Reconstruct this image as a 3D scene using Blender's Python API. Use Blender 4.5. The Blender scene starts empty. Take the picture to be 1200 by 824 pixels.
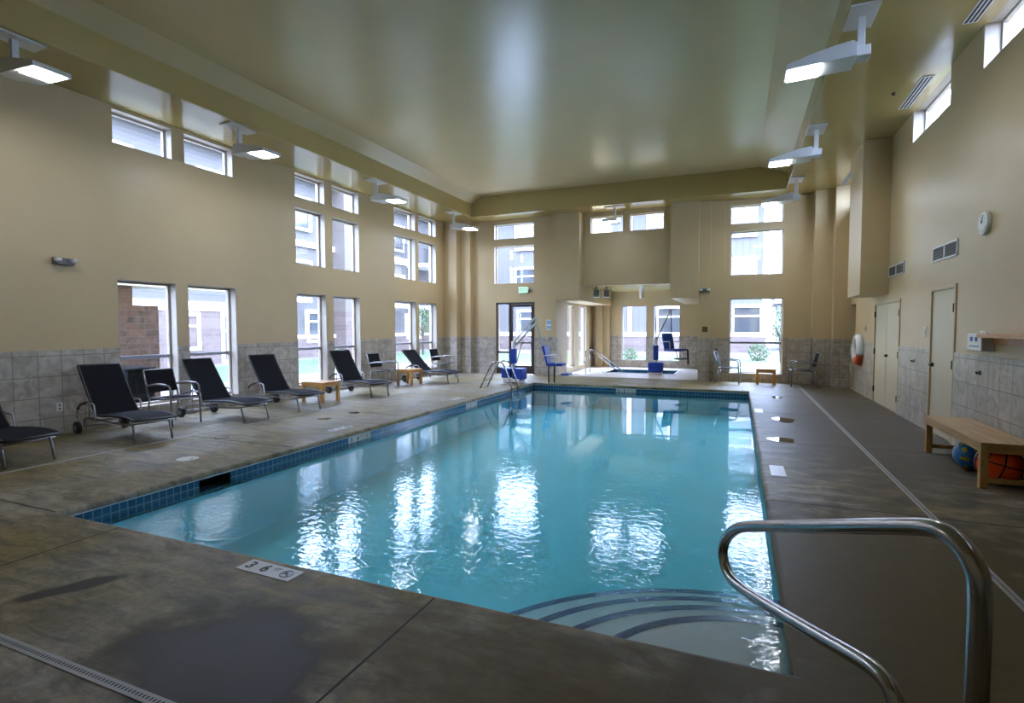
import bpy, bmesh, math, random
from mathutils import Vector, Matrix
random.seed(7)
S = bpy.context.scene
COL = S.collection
PI = math.pi
def R_(d): return math.radians(d)

# ------------------------------------------------------------------ materials
def nt(name):
    m = bpy.data.materials.new(name); m.use_nodes = True
    t = m.node_tree; t.nodes.clear()
    out = t.nodes.new('ShaderNodeOutputMaterial')
    return m, t, out
def N(t, typ, **kw):
    n = t.nodes.new(typ)
    for k, v in kw.items():
        if k in n.inputs.keys(): n.inputs[k].default_value = v
        else: setattr(n, k, v)
    return n
def L(t, a, ao, b, bi): t.links.new(a.outputs[ao], b.inputs[bi])
def c4(c): return (c[0], c[1], c[2], 1.0)
def srgb(r, g, b):
    f = lambda v: (v/255/12.92 if v/255 <= .04045 else ((v/255+.055)/1.055)**2.4)
    return (f(r), f(g), f(b))

def plain(name, col, rough=.5, metal=0., spec=.5, var=.06, scale=6., bump=0., bscale=40., coat=0.):
    m, t, out = nt(name)
    b = N(t, 'ShaderNodeBsdfPrincipled')
    b.inputs['Roughness'].default_value = rough; b.inputs['Metallic'].default_value = metal
    b.inputs['Specular IOR Level'].default_value = spec
    b.inputs['Coat Weight'].default_value = coat
    tc = N(t, 'ShaderNodeTexCoord')
    n = N(t, 'ShaderNodeTexNoise'); n.inputs['Scale'].default_value = scale; n.inputs['Detail'].default_value = 4
    L(t, tc, 'Object', n, 'Vector')
    r = N(t, 'ShaderNodeValToRGB')
    r.color_ramp.elements[0].position = .3; r.color_ramp.elements[1].position = .7
    r.color_ramp.elements[0].color = c4([max(0, x*(1-var)) for x in col]); r.color_ramp.elements[1].color = c4([min(1, x*(1+var)) for x in col])
    L(t, n, 'Fac', r, 'Fac'); L(t, r, 'Color', b, 'Base Color')
    if bump:
        n2 = N(t, 'ShaderNodeTexNoise'); n2.inputs['Scale'].default_value = bscale; n2.inputs['Detail'].default_value = 3
        L(t, tc, 'Object', n2, 'Vector')
        bp = N(t, 'ShaderNodeBump'); bp.inputs['Strength'].default_value = bump; bp.inputs['Distance'].default_value = .01
        L(t, n2, 'Fac', bp, 'Height'); L(t, bp, 'Normal', b, 'Normal')
    L(t, b, 'BSDF', out, 'Surface')
    return m

def uv_axes(t, ax):
    """object coordinates -> (u, v, 0): ax 'yz', 'xz' or 'xy'"""
    tc = N(t, 'ShaderNodeTexCoord'); sp = N(t, 'ShaderNodeSeparateXYZ'); cb = N(t, 'ShaderNodeCombineXYZ')
    L(t, tc, 'Object', sp, 'Vector')
    L(t, sp, ax[0].upper(), cb, 'X'); L(t, sp, ax[1].upper(), cb, 'Y')
    return tc, cb

def brickmat(name, ax, c1, c2, mortar, w, h, ms, offset=0., rough=.4, marble=.0, mcol=(0, 0, 0), bump=.3, off=(0, 0), nscale=5., spec=.5):
    m, t, out = nt(name)
    tc, cb = uv_axes(t, ax)
    mp = N(t, 'ShaderNodeMapping'); mp.inputs['Location'].default_value = (off[0], off[1], 0)
    L(t, cb, 'Vector', mp, 'Vector')
    br = N(t, 'ShaderNodeTexBrick'); br.offset = offset; br.squash = 1.; br.offset_frequency = 2
    for k, v in (('Color1', c4(c1)), ('Color2', c4(c2)), ('Mortar', c4(mortar)), ('Scale', 1.), ('Mortar Size', ms), ('Mortar Smooth', .1), ('Bias', 0.), ('Brick Width', w), ('Row Height', h)):
        br.inputs[k].default_value = v
    L(t, mp, 'Vector', br, 'Vector')
    b = N(t, 'ShaderNodeBsdfPrincipled'); b.inputs['Roughness'].default_value = rough; b.inputs['Specular IOR Level'].default_value = spec
    src = (br, 'Color')
    if marble:
        n = N(t, 'ShaderNodeTexNoise'); n.inputs['Scale'].default_value = nscale; n.inputs['Detail'].default_value = 8; n.inputs['Distortion'].default_value = 1.4
        L(t, tc, 'Object', n, 'Vector')
        rp = N(t, 'ShaderNodeMapRange'); rp.inputs[1].default_value = .35; rp.inputs[2].default_value = .7; rp.inputs[3].default_value = 0; rp.inputs[4].default_value = marble
        L(t, n, 'Fac', rp, 0)
        mx = N(t, 'ShaderNodeMixRGB'); mx.inputs['Color2'].default_value = c4(mcol)
        L(t, rp, 0, mx, 'Fac'); L(t, br, 'Color', mx, 'Color1'); src = (mx, 'Color')
    L(t, src[0], src[1], b, 'Base Color')
    if bump:
        inv = N(t, 'ShaderNodeMath', operation='SUBTRACT'); inv.inputs[0].default_value = 1; L(t, br, 'Fac', inv, 1)
        bp = N(t, 'ShaderNodeBump'); bp.inputs['Strength'].default_value = bump; bp.inputs['Distance'].default_value = .004
        L(t, inv, 'Value', bp, 'Height'); L(t, bp, 'Normal', b, 'Normal')
    L(t, b, 'BSDF', out, 'Surface')
    return m

def emit(name, col, s):
    m, t, out = nt(name)
    e = N(t, 'ShaderNodeEmission'); e.inputs['Color'].default_value = c4(col); e.inputs['Strength'].default_value = s
    L(t, e, 'Emission', out, 'Surface'); return m

def schlick(t, f0, normal=None):
    lw = N(t, 'ShaderNodeLayerWeight'); lw.inputs['Blend'].default_value = .5
    if normal: L(t, normal[0], normal[1], lw, 'Normal')
    p = N(t, 'ShaderNodeMath', operation='POWER'); p.inputs[1].default_value = 5.; L(t, lw, 'Facing', p, 0)
    a = N(t, 'ShaderNodeMath', operation='MULTIPLY_ADD'); a.inputs[1].default_value = 1-f0; a.inputs[2].default_value = f0; L(t, p, 'Value', a, 0)
    return a
def glassmat(name, tint=(.96, .98, .98), gl=.06):
    m, t, out = nt(name)
    tr = N(t, 'ShaderNodeBsdfTransparent'); tr.inputs['Color'].default_value = c4(tint)
    g = N(t, 'ShaderNodeBsdfGlossy'); g.inputs['Roughness'].default_value = .02
    f = schlick(t, .035)
    mx = N(t, 'ShaderNodeMixShader')
    L(t, f, 'Value', mx, 'Fac'); L(t, tr, 'BSDF', mx, 1); L(t, g, 'BSDF', mx, 2)
    L(t, mx, 'Shader', out, 'Surface'); return m

def watermat(name):
    m, t, out = nt(name)
    tc = N(t, 'ShaderNodeTexCoord')
    mp = N(t, 'ShaderNodeMapping'); mp.inputs['Scale'].default_value = (1., 1.5, 1.); L(t, tc, 'Object', mp, 'Vector')
    n1 = N(t, 'ShaderNodeTexNoise'); n1.inputs['Scale'].default_value = 2.2; n1.inputs['Detail'].default_value = 1.5
    n2 = N(t, 'ShaderNodeTexNoise'); n2.inputs['Scale'].default_value = 11.; n2.inputs['Detail'].default_value = 2.; n2.inputs['Distortion'].default_value = .8
    L(t, mp, 'Vector', n1, 'Vector'); L(t, mp, 'Vector', n2, 'Vector')
    b1 = N(t, 'ShaderNodeBump'); b1.inputs['Strength'].default_value = 1.; b1.inputs['Distance'].default_value = .0013
    b2 = N(t, 'ShaderNodeBump'); b2.inputs['Distance'].default_value = .0030
    sp = N(t, 'ShaderNodeSeparateXYZ'); L(t, tc, 'Object', sp, 'Vector')
    am = N(t, 'ShaderNodeMapRange'); am.interpolation_type = 'SMOOTHSTEP'
    am.inputs[1].default_value = 8.5; am.inputs[2].default_value = 3.; am.inputs[3].default_value = .06; am.inputs[4].default_value = 1.
    L(t, sp, 'Y', am, 0); L(t, am, 0, b2, 'Strength')
    L(t, n1, 'Fac', b1, 'Height'); L(t, n2, 'Fac', b2, 'Height'); L(t, b1, 'Normal', b2, 'Normal')
    tr = N(t, 'ShaderNodeBsdfTransparent'); tr.inputs['Color'].default_value = (.97, .99, 1, 1)
    g = N(t, 'ShaderNodeBsdfGlossy'); g.inputs['Roughness'].default_value = .0
    L(t, b2, 'Normal', g, 'Normal')
    f = schlick(t, .02, (b2, 'Normal'))
    mx = N(t, 'ShaderNodeMixShader')
    L(t, f, 'Value', mx, 'Fac'); L(t, tr, 'BSDF', mx, 1); L(t, g, 'BSDF', mx, 2)
    L(t, mx, 'Shader', out, 'Surface')
    va = N(t, 'ShaderNodeVolumeAbsorption'); va.inputs['Color'].default_value = (.0, .85, .915, 1); va.inputs['Density'].default_value = .30
    L(t, va, 'Volume', out, 'Volume')
    return m

def deckmat(name):
    m, t, out = nt(name)
    tc = N(t, 'ShaderNodeTexCoord')
    b = N(t, 'ShaderNodeBsdfPrincipled')
    n1 = N(t, 'ShaderNodeTexNoise'); n1.inputs['Scale'].default_value = .55; n1.inputs['Detail'].default_value = 7; n1.inputs['Roughness'].default_value = .62
    L(t, tc, 'Object', n1, 'Vector')
    r1 = N(t, 'ShaderNodeValToRGB'); e = r1.color_ramp.elements
    e[0].position = .38; e[0].color = c4(srgb(126, 111, 64)); e[1].position = .62; e[1].color = c4(srgb(150, 141, 126))
    x = e.new(.5); x.color = c4(srgb(132, 121, 95))
    L(t, n1, 'Fac', r1, 'Fac')
    mp = N(t, 'ShaderNodeMapping'); mp.inputs['Scale'].default_value = (1., 3.2, 1.); mp.inputs['Rotation'].default_value = (0, 0, .5); L(t, tc, 'Object', mp, 'Vector')
    n2 = N(t, 'ShaderNodeTexNoise'); n2.inputs['Scale'].default_value = 2.3; n2.inputs['Detail'].default_value = 9; n2.inputs['Roughness'].default_value = .7; n2.inputs['Distortion'].default_value = .8
    L(t, mp, 'Vector', n2, 'Vector')
    r2 = N(t, 'ShaderNodeMapRange'); r2.inputs[1].default_value = .36; r2.inputs[2].default_value = .64; r2.inputs[3].default_value = .5; r2.inputs[4].default_value = 1.3
    L(t, n2, 'Fac', r2, 0)
    mu = N(t, 'ShaderNodeMixRGB', blend_type='MULTIPLY'); mu.inputs['Fac'].default_value = 1
    L(t, r1, 'Color', mu, 'Color1'); L(t, r2, 0, mu, 'Color2')
    n4 = N(t, 'ShaderNodeTexNoise'); n4.inputs['Scale'].default_value = 16.; n4.inputs['Detail'].default_value = 6; n4.inputs['Roughness'].default_value = .75; L(t, tc, 'Object', n4, 'Vector')
    r4 = N(t, 'ShaderNodeMapRange'); r4.inputs[1].default_value = .36; r4.inputs[2].default_value = .64; r4.inputs[3].default_value = .80; r4.inputs[4].default_value = 1.2; L(t, n4, 'Fac', r4, 0)
    mu2 = N(t, 'ShaderNodeMixRGB', blend_type='MULTIPLY'); mu2.inputs['Fac'].default_value = 1; L(t, mu, 'Color', mu2, 'Color1'); L(t, r4, 0, mu2, 'Color2')
    last = mu2
    # outlined stains, plus broad patches that darken the deck: (centre, half sizes, rotation, colour, strength)
    nz = N(t, 'ShaderNodeTexNoise'); nz.inputs['Scale'].default_value = 3.5; nz.inputs['Detail'].default_value = 5
    L(t, tc, 'Object', nz, 'Vector')
    for (cx, cy, hx, hy, rot, col, st) in ((-2.15, 1.72, .62, .44, 0., srgb(58, 48, 16), .95), (-2.13, 1.70, .48, .33, 0., srgb(76, 71, 72), .95),
                                          (-3.53, 1.82, .26, .07, 1.05, srgb(48, 44, 36), .95), (-.5, 1.9, 1.3, .5, -.2, srgb(88, 72, 22), .65),
                                          (1.1, 3.0, 1.5, 2.2, .1, srgb(80, 65, 14), .9), (-8.3, 3.9, 1.2, .8, .2, srgb(92, 78, 46), .5), (1.5, 10.6, 1.5, 5.4, 0., srgb(74, 66, 50), .85)):  # near-right olive patch is a stain deepened to paint dimmer light there
        m2 = N(t, 'ShaderNodeMapping', vector_type='TEXTURE'); m2.inputs['Location'].default_value = (cx, cy, 0); m2.inputs['Rotation'].default_value = (0, 0, rot); m2.inputs['Scale'].default_value = (hx, hy, 1)
        L(t, tc, 'Object', m2, 'Vector')
        ln = N(t, 'ShaderNodeVectorMath', operation='LENGTH'); L(t, m2, 'Vector', ln, 0)
        ad = N(t, 'ShaderNodeMath', operation='MULTIPLY_ADD'); ad.inputs[1].default_value = 1.3; L(t, nz, 'Fac', ad, 0); L(t, ln, 'Value', ad, 2)
        mr = N(t, 'ShaderNodeMapRange'); mr.inputs[1].default_value = 1.85; mr.inputs[2].default_value = 1.4; mr.inputs[3].default_value = 0; mr.inputs[4].default_value = st
        L(t, ad, 'Value', mr, 0)
        mx = N(t, 'ShaderNodeMixRGB'); mx.inputs['Color2'].default_value = c4(col)
        L(t, mr, 0, mx, 'Fac'); L(t, last, 'Color', mx, 'Color1'); last = mx
    L(t, last, 'Color', b, 'Base Color')
    rr = N(t, 'ShaderNodeMapRange'); rr.inputs[3].default_value = .42; rr.inputs[4].default_value = .62; L(t, n2, 'Fac', rr, 0); L(t, rr, 0, b, 'Roughness')
    b.inputs['Specular IOR Level'].default_value = .2
    bp = N(t, 'ShaderNodeBump'); bp.inputs['Strength'].default_value = .10; bp.inputs['Distance'].default_value = .01
    n3 = N(t, 'ShaderNodeTexNoise'); n3.inputs['Scale'].default_value = 60; n3.inputs['Detail'].default_value = 3; L(t, tc, 'Object', n3, 'Vector')
    L(t, n3, 'Fac', bp, 'Height'); L(t, bp, 'Normal', b, 'Normal')
    L(t, b, 'BSDF', out, 'Surface')
    return m

def sidingmat(name, col, ax='z', pitch=.18, rough=.7):
    m, t, out = nt(name)
    tc = N(t, 'ShaderNodeTexCoord'); sp = N(t, 'ShaderNodeSeparateXYZ'); L(t, tc, 'Object', sp, 'Vector')
    d = N(t, 'ShaderNodeMath', operation='DIVIDE'); d.inputs[1].default_value = pitch; L(t, sp, ax.upper(), d, 0)
    fr = N(t, 'ShaderNodeMath', operation='FRACT'); L(t, d, 'Value', fr, 0)
    cr = N(t, 'ShaderNodeValToRGB'); e = cr.color_ramp.elements
    e[0].position = 0; e[0].color = c4([v*.6 for v in col]); e[1].position = .12; e[1].color = c4(col)
    L(t, fr, 'Value', cr, 'Fac')
    b = N(t, 'ShaderNodeBsdfPrincipled'); b.inputs['Roughness'].default_value = rough
    L(t, cr, 'Color', b, 'Base Color')
    bp = N(t, 'ShaderNodeBump'); bp.inputs['Distance'].default_value = .02; L(t, fr, 'Value', bp, 'Height'); L(t, bp, 'Normal', b, 'Normal')
    L(t, b, 'BSDF', out, 'Surface'); return m

def woodmat(name, c1, c2, rough=.4, axis=0):
    m, t, out = nt(name)
    tc = N(t, 'ShaderNodeTexCoord'); mp = N(t, 'ShaderNodeMapping')
    sc = [14, 14, 14]; sc[axis] = 1.2; mp.inputs['Scale'].default_value = sc
    L(t, tc, 'Object', mp, 'Vector')
    n = N(t, 'ShaderNodeTexNoise'); n.inputs['Scale'].default_value = 1.6; n.inputs['Detail'].default_value = 6; n.inputs['Distortion'].default_value = 1.2
    L(t, mp, 'Vector', n, 'Vector')
    r = N(t, 'ShaderNodeValToRGB'); r.color_ramp.elements[0].position = .3; r.color_ramp.elements[1].position = .7
    r.color_ramp.elements[0].color = c4(c1); r.color_ramp.elements[1].color = c4(c2)
    L(t, n, 'Fac', r, 'Fac')
    b = N(t, 'ShaderNodeBsdfPrincipled'); b.inputs['Roughness'].default_value = rough
    L(t, r, 'Color', b, 'Base Color'); L(t, b, 'BSDF', out, 'Surface'); return m

def globemat(name):
    m, t, out = nt(name)
    tc = N(t, 'ShaderNodeTexCoord'); n = N(t, 'ShaderNodeTexNoise'); n.inputs['Scale'].default_value = 9.; n.inputs['Detail'].default_value = 3
    L(t, tc, 'Object', n, 'Vector')
    r = N(t, 'ShaderNodeValToRGB'); r.color_ramp.interpolation = 'CONSTANT'; e = r.color_ramp.elements
    e[0].position = 0; e[0].color = c4(srgb(24, 120, 190)); e[1].position = .52; e[1].color = c4(srgb(190, 180, 50))
    x = e.new(.60); x.color = c4(srgb(70, 150, 70))
    L(t, n, 'Fac', r, 'Fac')
    b = N(t, 'ShaderNodeBsdfPrincipled'); b.inputs['Roughness'].default_value = .3
    L(t, r, 'Color', b, 'Base Color'); L(t, b, 'BSDF', out, 'Surface'); return m

WALLC = srgb(197, 175, 135)
M = {}
M['wall'] = plain('wall_paint', WALLC, rough=.38, spec=.36, var=.02, scale=2., bump=.06, bscale=90.)
M['ceil'] = plain('ceiling_paint', srgb(214, 192, 150), rough=.27, spec=.34, var=.02, scale=1.5, bump=.03, bscale=7.)
M['soffit'] = plain('soffit_paint', srgb(176, 156, 100), rough=.2, spec=.85, var=.02, scale=2., bump=.06, bscale=20.)
M['drywhite'] = plain('door_paint', srgb(200, 188, 158), rough=.4, var=.02)
T1, T2, TG = srgb(196, 188, 176), srgb(180, 173, 162), srgb(132, 126, 118)
M['tile_y'] = brickmat('wainscot_tile_y', 'yz', T1, T2, TG, .282, .2905, .006, marble=.75, mcol=srgb(132, 122, 102), off=(-.055, .05))
M['tile_x'] = brickmat('wainscot_tile_x', 'xz', T1, T2, TG, .282, .2905, .006, marble=.75, mcol=srgb(132, 122, 102), off=(-.055, .05))
M['deck'] = deckmat('deck_concrete')
M['nookfloor'] = plain('spa_floor', srgb(196, 186, 178), rough=.45, var=.06, scale=3, bump=.1)
M['joint'] = plain('joint_sealant', srgb(48, 44, 36), rough=.8)
M['drain'] = plain('drain_channel', srgb(165, 162, 158), rough=.5, var=.04)
M['slot'] = plain('dark_slot', srgb(40, 40, 42), rough=.7)
M['plaster'] = plain('pool_plaster', srgb(136, 210, 220), rough=.6, var=.03, scale=2.)
M['stepplaster'] = plain('step_plaster', srgb(206, 208, 208), rough=.6, var=.03, scale=2.)
M['pooltile_y'] = brickmat('pool_tile_y', 'yz', srgb(36, 92, 124), srgb(26, 74, 106), srgb(120, 152, 164), .072, .075, .0045, rough=.2, marble=.3, mcol=srgb(18, 62, 90), off=(0, .066))
M['pooltile_x'] = brickmat('pool_tile_x', 'xz', srgb(36, 92, 124), srgb(26, 74, 106), srgb(120, 152, 164), .072, .075, .0045, rough=.2, marble=.3, mcol=srgb(18, 62, 90), off=(0, .066))
M['navy'] = brickmat('step_tile', 'xy', srgb(4, 22, 76), srgb(8, 34, 92), srgb(22, 56, 104), .05, .05, .003, rough=.3)
M['caulk'] = plain('white_caulk', srgb(205, 212, 214), rough=.5)
M['water'] = watermat('pool_water')
M['glass'] = glassmat('window_glass')
M['winframe'] = plain('window_frame_vinyl', srgb(176, 166, 152), rough=.4, var=.02)
M['alum'] = plain('window_aluminium', srgb(150, 152, 158), rough=.35, metal=.4, var=.03)
M['darkframe'] = plain('storefront_frame', srgb(58, 50, 44), rough=.4, var=.05)
M['steel'] = plain('stainless', (.40, .39, .38), rough=.2, metal=1., var=.02)
M['silver'] = plain('silver_powdercoat', srgb(150, 150, 152), rough=.35, metal=.6, var=.03)
M['sling'] = plain('charcoal_sling', srgb(30, 30, 35), rough=.8, var=.12, scale=90., spec=.08)
M['binblack'] = plain('bin_black', (.004, .005, .006), rough=.9, spec=.1)
M['blackplastic'] = plain('black_plastic', srgb(30, 30, 32), rough=.45, var=.05)
M['blue'] = plain('blue_plastic', srgb(8, 62, 164), rough=.45, var=.06)
M['white'] = plain('white_powdercoat', srgb(222, 222, 220), rough=.35, var=.02)
M['lamp'] = plain('lamp_housing', srgb(208, 208, 206), rough=.4, var=.02)
M['lens'] = emit('lamp_lens', (.86, .92, 1.04), 47.)
M['wood'] = woodmat('table_wood', srgb(186, 130, 60), srgb(212, 162, 90), axis=0)
M['woodbench'] = woodmat('bench_wood', srgb(172, 132, 70), srgb(196, 158, 94), axis=1)
M['shelfwood'] = woodmat('shelf_wood', srgb(184, 122, 52), srgb(208, 148, 72), axis=1)
M['grey'] = plain('grey_metal', srgb(120, 120, 118), rough=.4, metal=.3)
M['hinge'] = plain('bronze_hinge', srgb(60, 54, 44), rough=.35, metal=.7)
M['plate'] = plain('white_plate', srgb(220, 220, 216), rough=.35, var=.01)
M['markertile'] = plain('marker_tile', srgb(196, 194, 190), rough=.4)
M['ink'] = plain('black_ink', srgb(30, 30, 32), rough=.6)
M['blueink'] = plain('blue_ink', srgb(70, 96, 150), rough=.6)
M['red'] = plain('red_ink', srgb(170, 40, 36), rough=.6)
M['lensfill'] = emit('lamp_lens_dimmed', (.78, .88, 1.08), 14.)  # weak glow added to brighten the wall over the alcove
M['exit'] = emit('exit_face', srgb(150, 205, 180), 1.0)
M['orange'] = plain('orange_vinyl', srgb(240, 86, 30), rough=.28, var=.08, scale=4)
M['orangeband'] = plain('orange_band', srgb(206, 84, 46), rough=.5)
M['globe'] = globemat('globe_vinyl')
M['rope'] = plain('rope', srgb(196, 200, 176), rough=.8)
M['bronze'] = plain('bronze_plaque', srgb(104, 84, 50), rough=.4, metal=.3)
M['lidwhite'] = plain('lid_plastic', srgb(206, 202, 192), rough=.5)
M['puddle'] = plain('puddle_water', srgb(60, 58, 54), rough=.03, spec=.6, var=.02)
# outside
M['grass'] = plain('lawn', srgb(48, 66, 36), rough=.9, var=.25, scale=9.)
M['path'] = plain('path_concrete', srgb(110, 107, 105), rough=.85)
M['ground'] = plain('river_rock', srgb(84, 78, 76), rough=.9, var=.3, scale=14.)
M['siding'] = sidingmat('lap_siding', srgb(78, 75, 74))
M['siding2'] = sidingmat('board_batten', srgb(78, 75, 74), ax='x', pitch=.4)
M['tansiding'] = sidingmat('tan_siding', srgb(92, 84, 78))
M['trimwhite'] = plain('white_trim', srgb(214, 214, 212), rough=.6)
M['stone_y'] = brickmat('stone_veneer_y', 'yz', srgb(90, 76, 70), srgb(72, 58, 54), srgb(90, 84, 82), .62, .2, .012, offset=.4, rough=.8, marble=.5, mcol=srgb(100, 88, 82), bump=.6)
M['stone_x'] = brickmat('stone_veneer_x', 'xz', srgb(90, 76, 70), srgb(72, 58, 54), srgb(90, 84, 82), .62, .2, .012, offset=.4, rough=.8, marble=.5, mcol=srgb(100, 88, 82), bump=.6)
M['stonedark'] = brickmat('pillar_stone', 'yz', srgb(80, 58, 50), srgb(44, 38, 40), srgb(78, 72, 70), .34, .13, .008, offset=.37, rough=.8, marble=.55, mcol=srgb(104, 90, 84), bump=.6)
M['roof'] = plain('roof_shingle', srgb(92, 90, 92), rough=.9, var=.2, scale=12)
M['darkglass'] = plain('dark_pane', srgb(50, 53, 57), rough=.08, spec=.8, var=.1, scale=.7)
M['leaf'] = plain('leaf_green', srgb(50, 68, 34), rough=.7, var=.35, scale=8)
M['bark'] = plain('bark', srgb(84, 66, 50), rough=.9)

# ------------------------------------------------------------------ mesh builder
class MB:
    def __init__(s): s.bm = bmesh.new()
    def box(s, x0, x1, y0, y1, z0, z1, rot=0., piv=None):
        vs = [s.bm.verts.new((x, y, z)) for z in (z0, z1) for y in (y0, y1) for x in (x0, x1)]
        for f in ((0, 2, 3, 1), (4, 5, 7, 6), (0, 1, 5, 4), (2, 6, 7, 3), (0, 4, 6, 2), (1, 3, 7, 5)):
            s.bm.faces.new([vs[i] for i in f])
        if rot:
            p = Vector(piv or ((x0+x1)/2, (y0+y1)/2, 0)); q = Matrix.Rotation(rot, 3, 'Z')
            for v in vs: v.co = p + q @ (v.co - p)
        return s
    def quad(s, *p):
        s.bm.faces.new([s.bm.verts.new(v) for v in p]); return s
    def prism(s, poly, ax, a, b):
        """extrude a 2d polygon; ax = extrusion axis; poly in the two other axes in order"""
        def P(u, v, w):
            return {'x': (w, u, v), 'y': (u, w, v), 'z': (u, v, w)}[ax]
        A = [s.bm.verts.new(P(u, v, a)) for u, v in poly]; B = [s.bm.verts.new(P(u, v, b)) for u, v in poly]
        n = len(poly)
        s.bm.faces.new(A); s.bm.faces.new(B[::-1])
        for i in range(n): s.bm.faces.new((A[i], B[i], B[(i+1) % n], A[(i+1) % n]))
        return s
    def tube(s, pts, r, seg=10, closed=False, rads=None):
        P = [Vector(p) for p in pts]; n = len(P); rings = []
        up = None
        for i in range(n):
            if closed: d = (P[(i+1) % n] - P[i-1])
            else: d = (P[min(i+1, n-1)] - P[max(i-1, 0)])
            d.normalize()
            if up is None:
                up = d.orthogonal().normalized()
            up = (up - d * up.dot(d)).normalized()
            w = d.cross(up); rr = rads[i] if rads else r
            rings.append([s.bm.verts.new(P[i] + (up*math.cos(2*PI*k/seg) + w*math.sin(2*PI*k/seg))*rr) for k in range(seg)])
        for i in range(n if closed else n-1):
            a, b = rings[i], rings[(i+1) % n]
            for k in range(seg):
                f = s.bm.faces.new((a[k], a[(k+1) % seg], b[(k+1) % seg], b[k])); f.smooth = True
        if not closed:
            s.bm.faces.new(rings[0][::-1]); s.bm.faces.new(rings[-1])
        return s
    def cyl(s, p0, p1, r, seg=16, r2=None):
        return s.tube([p0, p1], r, seg, rads=[r, r if r2 is None else r2])
    def sphere(s, c, r, seg=24, rings=16, sc=(1, 1, 1)):
        g = bmesh.ops.create_uvsphere(s.bm, u_segments=seg, v_segments=rings, radius=r)
        for v in g['verts']: v.co = Vector((v.co.x*sc[0], v.co.y*sc[1], v.co.z*sc[2])) + Vector(c)
        fs = {f for v in g['verts'] for f in v.link_faces}
        for f in fs: f.smooth = True
        return s
    def lathe(s, prof, c=(0, 0, 0), seg=24):
        rings = []
        for r, z in prof:
            rings.append([s.bm.verts.new((c[0]+r*math.cos(2*PI*k/seg), c[1]+r*math.sin(2*PI*k/seg), c[2]+z)) for k in range(seg)])
        for a, b in zip(rings, rings[1:]):
            for k in range(seg): s.bm.faces.new((a[k], a[(k+1) % seg], b[(k+1) % seg], b[k]))
        s.bm.faces.new(rings[0][::-1]); s.bm.faces.new(rings[-1]); return s
    def build(s, name, mat, parent=None, bevel=0., smooth=False, mats=None):
        bmesh.ops.recalc_face_normals(s.bm, faces=s.bm.faces[:])
        me = bpy.data.meshes.new(name); s.bm.to_mesh(me); s.bm.free()
        if smooth:
            for p in me.polygons: p.use_smooth = True
        o = bpy.data.objects.new(name, me); COL.objects.link(o)
        me.materials.append(M[mat] if isinstance(mat, str) else mat)
        if parent: o.parent = parent
        if bevel:
            b = o.modifiers.new('bevel', 'BEVEL'); b.width = bevel; b.segments = 2; b.limit_method = 'ANGLE'; b.harden_normals = False
        return o

def arc(pts, rad, n=6):
    """round the inner corners of a polyline"""
    P = [Vector(p) for p in pts]; out = [P[0]]
    for i in range(1, len(P)-1):
        a = (P[i-1]-P[i]); b = (P[i+1]-P[i]); la, lb = a.length, b.length
        r = min(rad, la*.49, lb*.49); a.normalize(); b.normalize()
        p0, p2 = P[i]+a*r, P[i]+b*r
        for k in range(n+1):
            t = k/n; out.append(p0*(1-t)**2 + P[i]*2*t*(1-t) + p2*t*t)
    out.append(P[-1]); return out
def smoothline(pts, n=8):
    """catmull-rom through points"""
    P = [Vector(p) for p in pts]; Q = [P[0]*2-P[1]] + P + [P[-1]*2-P[-2]]; out = []
    for i in range(1, len(Q)-2):
        for k in range(n):
            t = k/n; a, b, c, d = Q[i-1:i+3]
            out.append(.5*((2*b)+(c-a)*t+(2*a-5*b+4*c-d)*t*t+(3*b-a-3*c+d)*t**3))
    out.append(P[-1]); return out

def tag(o, label=None, cat=None, group=None, kind=None):
    if label: o['label'] = label
    if cat: o['category'] = cat
    if group: o['group'] = group
    if kind: o['kind'] = kind
    return o
def thing(name, label, cat, loc=(0, 0, 0), rz=0., group=None):
    o = bpy.data.objects.new(name, None); COL.objects.link(o); o.location = loc; o.rotation_euler = (0, 0, rz)
    o.empty_display_size = .1
    return tag(o, label, cat, group)
def struct(o, label=None):
    o['kind'] = 'structure'
    if label: o['label'] = label
    return o
def copy_tree(o, parent=None):
    c = o.copy(); COL.objects.link(c)
    if parent: c.parent = parent
    for ch in list(o.children): copy_tree(ch, c)
    return c
def textmesh(txt, size, depth=.001, bold=0.):
    cu = bpy.data.curves.new('lettering', 'FONT'); cu.body = txt; cu.size = size; cu.extrude = depth; cu.offset = bold
    cu.align_x = 'CENTER'; cu.align_y = 'CENTER'
    o = bpy.data.objects.new('lettering', cu); COL.objects.link(o)
    dg = bpy.context.evaluated_depsgraph_get(); me = bpy.data.meshes.new_from_object(o.evaluated_get(dg))
    bpy.data.objects.remove(o); bpy.data.curves.remove(cu); return me
def text(name, txt, size, mat, parent, loc, rot=(0, 0, 0), bold=0., depth=.001):
    me = textmesh(txt, size, depth, bold); o = bpy.data.objects.new(name, me); COL.objects.link(o)
    me.materials.clear(); me.materials.append(M[mat]); o.parent = parent; o.location = loc; o.rotation_euler = rot; return o

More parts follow.
